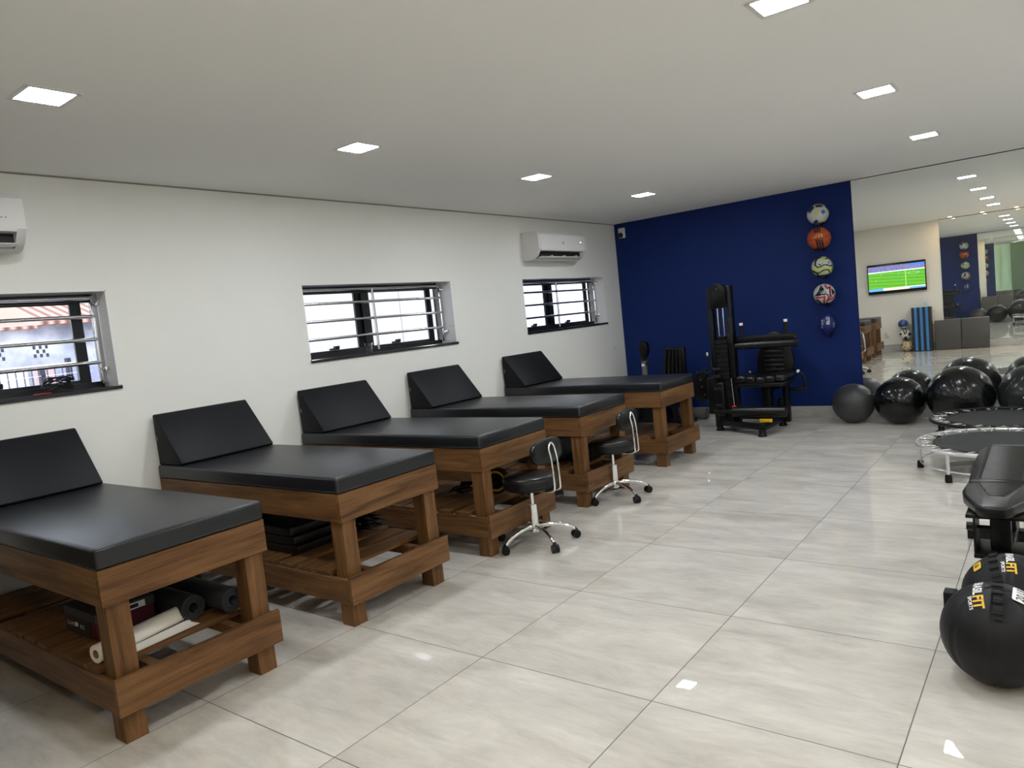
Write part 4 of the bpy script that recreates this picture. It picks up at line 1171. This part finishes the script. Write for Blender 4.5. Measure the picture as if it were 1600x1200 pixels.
# ------------------------------------------------------------------ back wall things seen in the mirror
t = empty('television', (2.035, YB+.05, 1.525))
w, h = 1.07, .615
b = nb(); box(b, -w/2, w/2, -.02, .022, -h/2, h/2, .004); obj('casing', b, PLAST, t, True, 40)
def tv_mat():
    m = mat('tv_picture', (0, 0, 0), .2, spec=.3); tN = NT(m); v = tN.coord('Object'); x, y, z = tN.sep(v)
    sw, sh = w-.036, h-.107
    u = tN.math('ADD', tN.math('DIVIDE', x, sw), .5); q = tN.math('ADD', tN.math('DIVIDE', tN.math('SUBTRACT', z, .0085), sh), .5)
    grass = tN.mix(tN.math('GREATER_THAN', tN.math('SINE', tN.math('MULTIPLY', tN.math('ADD', q, tN.math('MULTIPLY', u, .12)), 46)), 0), (.07, .26, .02), (.10, .32, .03))
    vo = tN.t.nodes.new('ShaderNodeTexVoronoi'); vo.inputs['Scale'].default_value = 110; tN.l(v, vo.inputs['Vector'])
    crowd = tN.mix(.7, (.09, .10, .28), vo.outputs['Color']); crowd = tN.mix(.45, crowd, (.10, .11, .30)); crowd = tN.mix(1.0, crowd, (.55, .50, .75), 'MULTIPLY')
    vo2 = tN.t.nodes.new('ShaderNodeTexVoronoi'); vo2.inputs['Scale'].default_value = 13; tN.l(v, vo2.inputs['Vector'])
    dots = tN.math('MULTIPLY', tN.math('LESS_THAN', vo2.outputs['Distance'], .11), tN.math('GREATER_THAN', q, .35))
    c = tN.mix(dots, grass, tN.mix(tN.math('GREATER_THAN', tN.sep(vo2.outputs['Color'])[0], .5), (.85, .25, .12), (.2, .5, .7)))
    ln = tN.math('LESS_THAN', tN.math('ABSOLUTE', tN.math('SUBTRACT', u, .665)), .004)
    ci = tN.math('LESS_THAN', tN.math('ABSOLUTE', tN.math('SUBTRACT', tN.math('SQRT', tN.math('ADD', tN.math('POWER', tN.math('SUBTRACT', u, .80), 2), tN.math('POWER', tN.math('MULTIPLY', tN.math('SUBTRACT', q, .62), 1.8), 2))), .09)), .004)
    c = tN.mix(tN.math('MULTIPLY', tN.math('MAXIMUM', ln, ci), .6), c, (.75, .9, .6))
    c = tN.mix(tN.math('GREATER_THAN', q, .74), c, (.55, .70, .85)); c = tN.mix(tN.math('GREATER_THAN', q, .78), c, crowd)
    c = tN.mix(tN.math('MULTIPLY', tN.math('GREATER_THAN', q, .92), tN.math('GREATER_THAN', u, .72)), c, (.06, .15, .60))
    c = tN.mix(tN.math('LESS_THAN', q, .10), c, (.75, .62, .45)); c = tN.mix(tN.math('MULTIPLY', tN.math('LESS_THAN', q, .10), tN.math('LESS_THAN', u, .26)), c, (.10, .28, .75))
    c = tN.mix(tN.math('MULTIPLY', tN.math('LESS_THAN', q, .07), tN.math('GREATER_THAN', u, .72)), c, (.10, .28, .70))
    tN.l(c, tN.b.inputs['Emission Color']); tN.b.inputs['Emission Strength'].default_value = 1.15
    return m
b = nb(); box(b, -w/2+.018, w/2-.018, .0222, .0235, -h/2+.062, h/2-.045); tag(obj('screen', b, tv_mat(), t), 'screen showing a football match')
b = nb(); box(b, -.15, .15, -.048, -.02, -.15, .15); obj('wall_bracket', b, GYM, t)
tag(t, 'wall television showing a football match, seen in the far mirror', 'television')
def plate(x, z, w_, h_, label, name='socket', cat='wall plate'):
    b = nb(); box(b, x-w_/2, x+w_/2, YB, YB+.01, z-h_/2, z+h_/2, .002); box(b, x-w_/6, x+w_/6, YB+.01, YB+.013, z-h_/4, z+h_/4, .001)
    tag(obj(name, b, WHITEP, None, True, 40), label, cat)
plate(2.53, .98, .075, .12, 'white switch plate on the back wall below the television corner', 'light_switch')
plate(1.80, .35, .07, .115, 'white power socket on the back wall below the television', 'power_socket')
b = nb(); box(b, 1.31, 1.44, YB, YB+.002, 1.21, 1.38)
tag(obj('wall_notice', b, PAPER), 'white paper notice on the back wall left of the television in the mirror', 'notice')
# striped mat stack
t = empty('striped_mat', (2.46, YB+.17, 0))
c_sb = mat('stripe_blue', (.035, .20, .52), .55); c_sk = mat('stripe_black', (.008, .008, .010), .5)
b = nb(); N_ = 7; W_ = .345
for k in range(N_):
    x0 = -W_/2+W_*k/N_
    box(b, x0, x0+W_/N_, -.13, .10, .001, .875, .004, 1, mi=(k % 2))
M_ = Matrix.Rotation(math.radians(2.5), 3, 'X')
bmesh.ops.rotate(b, verts=b.verts, cent=(0, .10, 0), matrix=M_)
mz = min(v.co.z for v in b.verts); bmesh.ops.translate(b, verts=b.verts, vec=(0, 0, .001-mz))
o = obj('mat_stack', b, [c_sk, c_sb], t, True, 40)
tag(t, 'tall folded mat with blue and black stripes, standing by the back wall', 'exercise mat')
b = nb(); t = empty('folding_mat', (3.13, YB+.15, 0))
MG = mat('grey_brown_vinyl', (.062, .056, .050), .5)
for k, x0 in enumerate((-.455, .004)):
    b = nb(); box(b, x0, x0+.45, -.045, .045, .001, .585, .012, 3)
    bmesh.ops.rotate(b, verts=b.verts, cent=(0, .045, 0), matrix=Matrix.Rotation(math.radians(5), 3, 'X'))
    mz = min(v.co.z for v in b.verts); bmesh.ops.translate(b, verts=b.verts, vec=(0, 0, .001-mz))
    obj('mat_panel', b, MG, t, True, 40)
tag(t, 'grey two-panel folding mat leaning on the back mirror', 'exercise mat')
# cordless phone base near socket
t = empty('phone_charger', (1.62, YB+.05, .30))
b = nb(); box(b, -.05, .05, -.048, .02, .02, .10, .008); obj('body', b, PLAST, t, True, 40)
b = nb(); cyl(b, (-.02, -.02, .10), (-.035, -.02, .26), .010, n=12); obj('antenna', b, PLAST, t, True, 40)
tag(t, 'black device with an upright aerial fixed low on the back wall', 'router')

# ------------------------------------------------------------------ outside
OUT = paint('neighbour_render', (.74, .70, .70), .03, .9)
b = nb(); box(b, -3.2, -1.5, -4.3, 6, -.5, 4.2)
NW = obj('neighbour_wall', b, OUT); tag(NW, 'pale rendered wall of the neighbouring house outside the windows', 'wall')
b = nb(); box(b, -1.502, -1.4995, -2.59, -2.58, .2, 4.0); o = obj('render_joint', b, mat('joint', (.32, .28, .27), .9), NW)
b = nb(); box(b, -30, -.26, -30, 20, -.7, -.5); tag(obj('outdoor_ground', b, mat('concrete_ground', (.42, .41, .40), .9)), kind='structure')
t = empty('house', (-7.6, -4.4, -.5)); MI2 = Matrix.Translation((7.6, 4.4, .5))
def hp(name, b, m, par=None, **k):
    o = obj(name, b, m, None, **k); o.parent = par or t
    if par is None: o.matrix_parent_inverse = MI2
    return o
GW = mat('weathered_grey_wall', (.36, .37, .42), .9); gt = NT(GW); nn = gt.noise(gt.coord(), 1.6, 5, .6)
gt.l(gt.ramp(nn, [(.35, (.24, .25, .30)), (.5, (.40, .41, .47)), (.65, (.62, .62, .66))]), gt.b.inputs['Base Color'])
b = nb(); box(b, -9.5, -7.0, -7.5, -2.6, -.5, 2.12); hp('house_wall', b, GW)
TILE = mat('clay_tiles', (.48, .22, .15), .85); gt = NT(TILE); x, y, z = gt.sep(gt.coord())
hh = gt.math('SINE', gt.math('MULTIPLY', y, 42)); gt.l(gt.ramp(gt.math('MULTIPLY', gt.math('ADD', hh, 1), .5), [(.1, (.20, .09, .07)), (.6, (.52, .25, .18)), (.95, (.66, .38, .30))]), gt.b.inputs['Base Color'])
gt.bump(hh, .6, .03)
b = nb(); prism(b, [(-6.75, 2.10), (-6.75, 2.16), (-8.4, 2.66), (-9.8, 2.20), (-9.8, 2.12)], Matrix(((1,0,0,0),(0,0,1,-4.45),(0,1,0,0),(0,0,0,1))), 2.1); hp('tiled_roof', b, TILE)
b = nb(); prism(b, [(-6.85, 2.06), (-6.85, 2.10), (-8.0, 2.17), (-9.8, 2.10)], Matrix(((1,0,0,0),(0,0,1,-7.7),(0,1,0,0),(0,0,0,1))), 3.25); hp('tiled_roof', b, TILE)
for yc, zc in ((-4.40, 1.77), (-4.95, 1.77)):
    b = nb()
    for i in range(5):
        for j in range(4):
            if (i+j) % 2 == 0: box(b, -7.01, -6.995, yc-.10+.04*i, yc-.065+.04*i, zc-.12+.06*j, zc-.07+.06*j)
    hp('vent_block', b, mat('vent_dark', (.06, .06, .08), .9))
tag(t, 'grey weathered house with red clay roof tiles across the street', 'house')
t = empty('house', (-14.5, -1.5, -.5)); MI2 = Matrix.Translation((14.5, 1.5, .5))
b = nb(); box(b, -17, -14, -6, 2, -.5, 2.98); hp('house_wall', b, mat('pale_blue_wall', (.60, .66, .74), .9))
b = nb(); box(b, -13.99, -13.97, -2.42, -2.18, 2.72, 2.90); hp('window_opening', b, mat('far_window', (.12, .2, .3), .3))
tag(t, 'pale far house with a small blue window, above the clay roof', 'house')
for k, (yy_, lab) in enumerate(((-2.62, 'left'), (-1.85, 'right'))):
    b = nb(); cyl(b, (-11.5, yy_-.55, -.5), (-11.5, yy_-.55, 3.1), .05, n=10); box(b, -11.53, -11.47, yy_-.80, yy_-.30, 2.78, 2.83)
    tag(obj('utility_pole', b, mat('pole', (.16, .15, .17), .9), None, True, 40), 'grey utility pole beyond the roofs in the street window, %s one' % lab, 'utility pole')
t = empty('street_fence', (-3.5, -5.9, -.5)); MI2 = Matrix.Translation((3.5, 5.9, .5))
b = nb()
for k in range(34):
    y = -7.6+.07*k; box(b, -3.505, -3.495, y, y+.010, -.45, 1.50)
hp('fence_bar', b, mat('fence_dark', (.12, .12, .16), .6)).__setitem__('kind', 'stuff')
b = nb(); box(b, -3.52, -3.48, -7.7, -5.22, 1.49, 1.515); box(b, -3.52, -3.48, -7.7, -5.22, 1.40, 1.405); hp('fence_rail', b, WHITEP)
b = nb(); box(b, -3.9, -3.88, -7.7, -5.68, -.45, 1.47); hp('gate_sheet', b, mat('white_sheet', (.80, .80, .82), .7))
b = nb(); box(b, -3.9, -3.88, -5.62, -5.42, -.45, 1.46); hp('gate_sheet', b, mat('pink_sheet', (.62, .42, .42), .7))
b = nb(); box(b, -3.56, -3.50, -5.44, -5.40, -.45, 1.56); box(b, -3.56, -3.48, -5.70, -5.66, -.45, 1.50); hp('fence_post', b, mat('post_dark', (.03, .03, .05), .6))
b = nb(); box(b, -3.9, -3.88, -5.40, -5.0, -.45, 1.45); hp('gate_sheet', b, mat('lilac_sheet', (.34, .35, .48), .7))
tag(t, 'metal street fence with white and pink sheet panels outside the left window', 'fence')

# ------------------------------------------------------------------ world, camera, settings
wd_ = bpy.data.worlds.new('sky'); SC.world = wd_; wd_.use_nodes = True
bg = wd_.node_tree.nodes['Background']; bg.inputs[0].default_value = (.80, .88, 1.0, 1); bg.inputs[1].default_value = 2.1

f, yaw, pitch, roll = 1131.6204, .6565, -.0852, .1049
def rot(a, b_, c):
    ca, sa = math.cos(a), math.sin(a); cb, sb = math.cos(b_), math.sin(b_); cc, sc = math.cos(c), math.sin(c)
    Rz = Matrix(((ca,-sa,0),(sa,ca,0),(0,0,1))); Rx = Matrix(((1,0,0),(0,cb,-sb),(0,sb,cb))); Ry = Matrix(((cc,0,sc),(0,1,0),(-sc,0,cc)))
    return Rz @ Rx @ Ry
Rm = rot(yaw, pitch, roll)
cam = bpy.data.cameras.new('camera'); co = bpy.data.objects.new('camera', cam); COL.objects.link(co)
cam.sensor_width = 36; cam.lens = f/1600*36; cam.clip_start = .05; cam.clip_end = 200
rt, fw, up = Rm.col[0], Rm.col[1], Rm.col[2]
M = Matrix.Identity(4)
for i in range(3): M[i][0] = rt[i]; M[i][1] = up[i]; M[i][2] = -fw[i]
M[0][3], M[1][3], M[2][3] = 4.6742, -8.6111, 1.4507
co.matrix_world = M
SC.camera = co
SC.view_settings.view_transform = 'Standard'; SC.view_settings.look = 'None'; SC.view_settings.gamma = 1; SC.view_settings.use_curve_mapping = False
SC.view_settings.exposure = 0.95
cy = SC.cycles
cy.use_denoising = True
try: cy.denoiser = 'OPENIMAGEDENOISE'
except Exception: pass
cy.max_bounces = 90; cy.glossy_bounces = 90; cy.diffuse_bounces = 8; cy.transmission_bounces = 8; cy.caustics_reflective = True; cy.caustics_refractive = False
cy.sample_clamp_indirect = 8
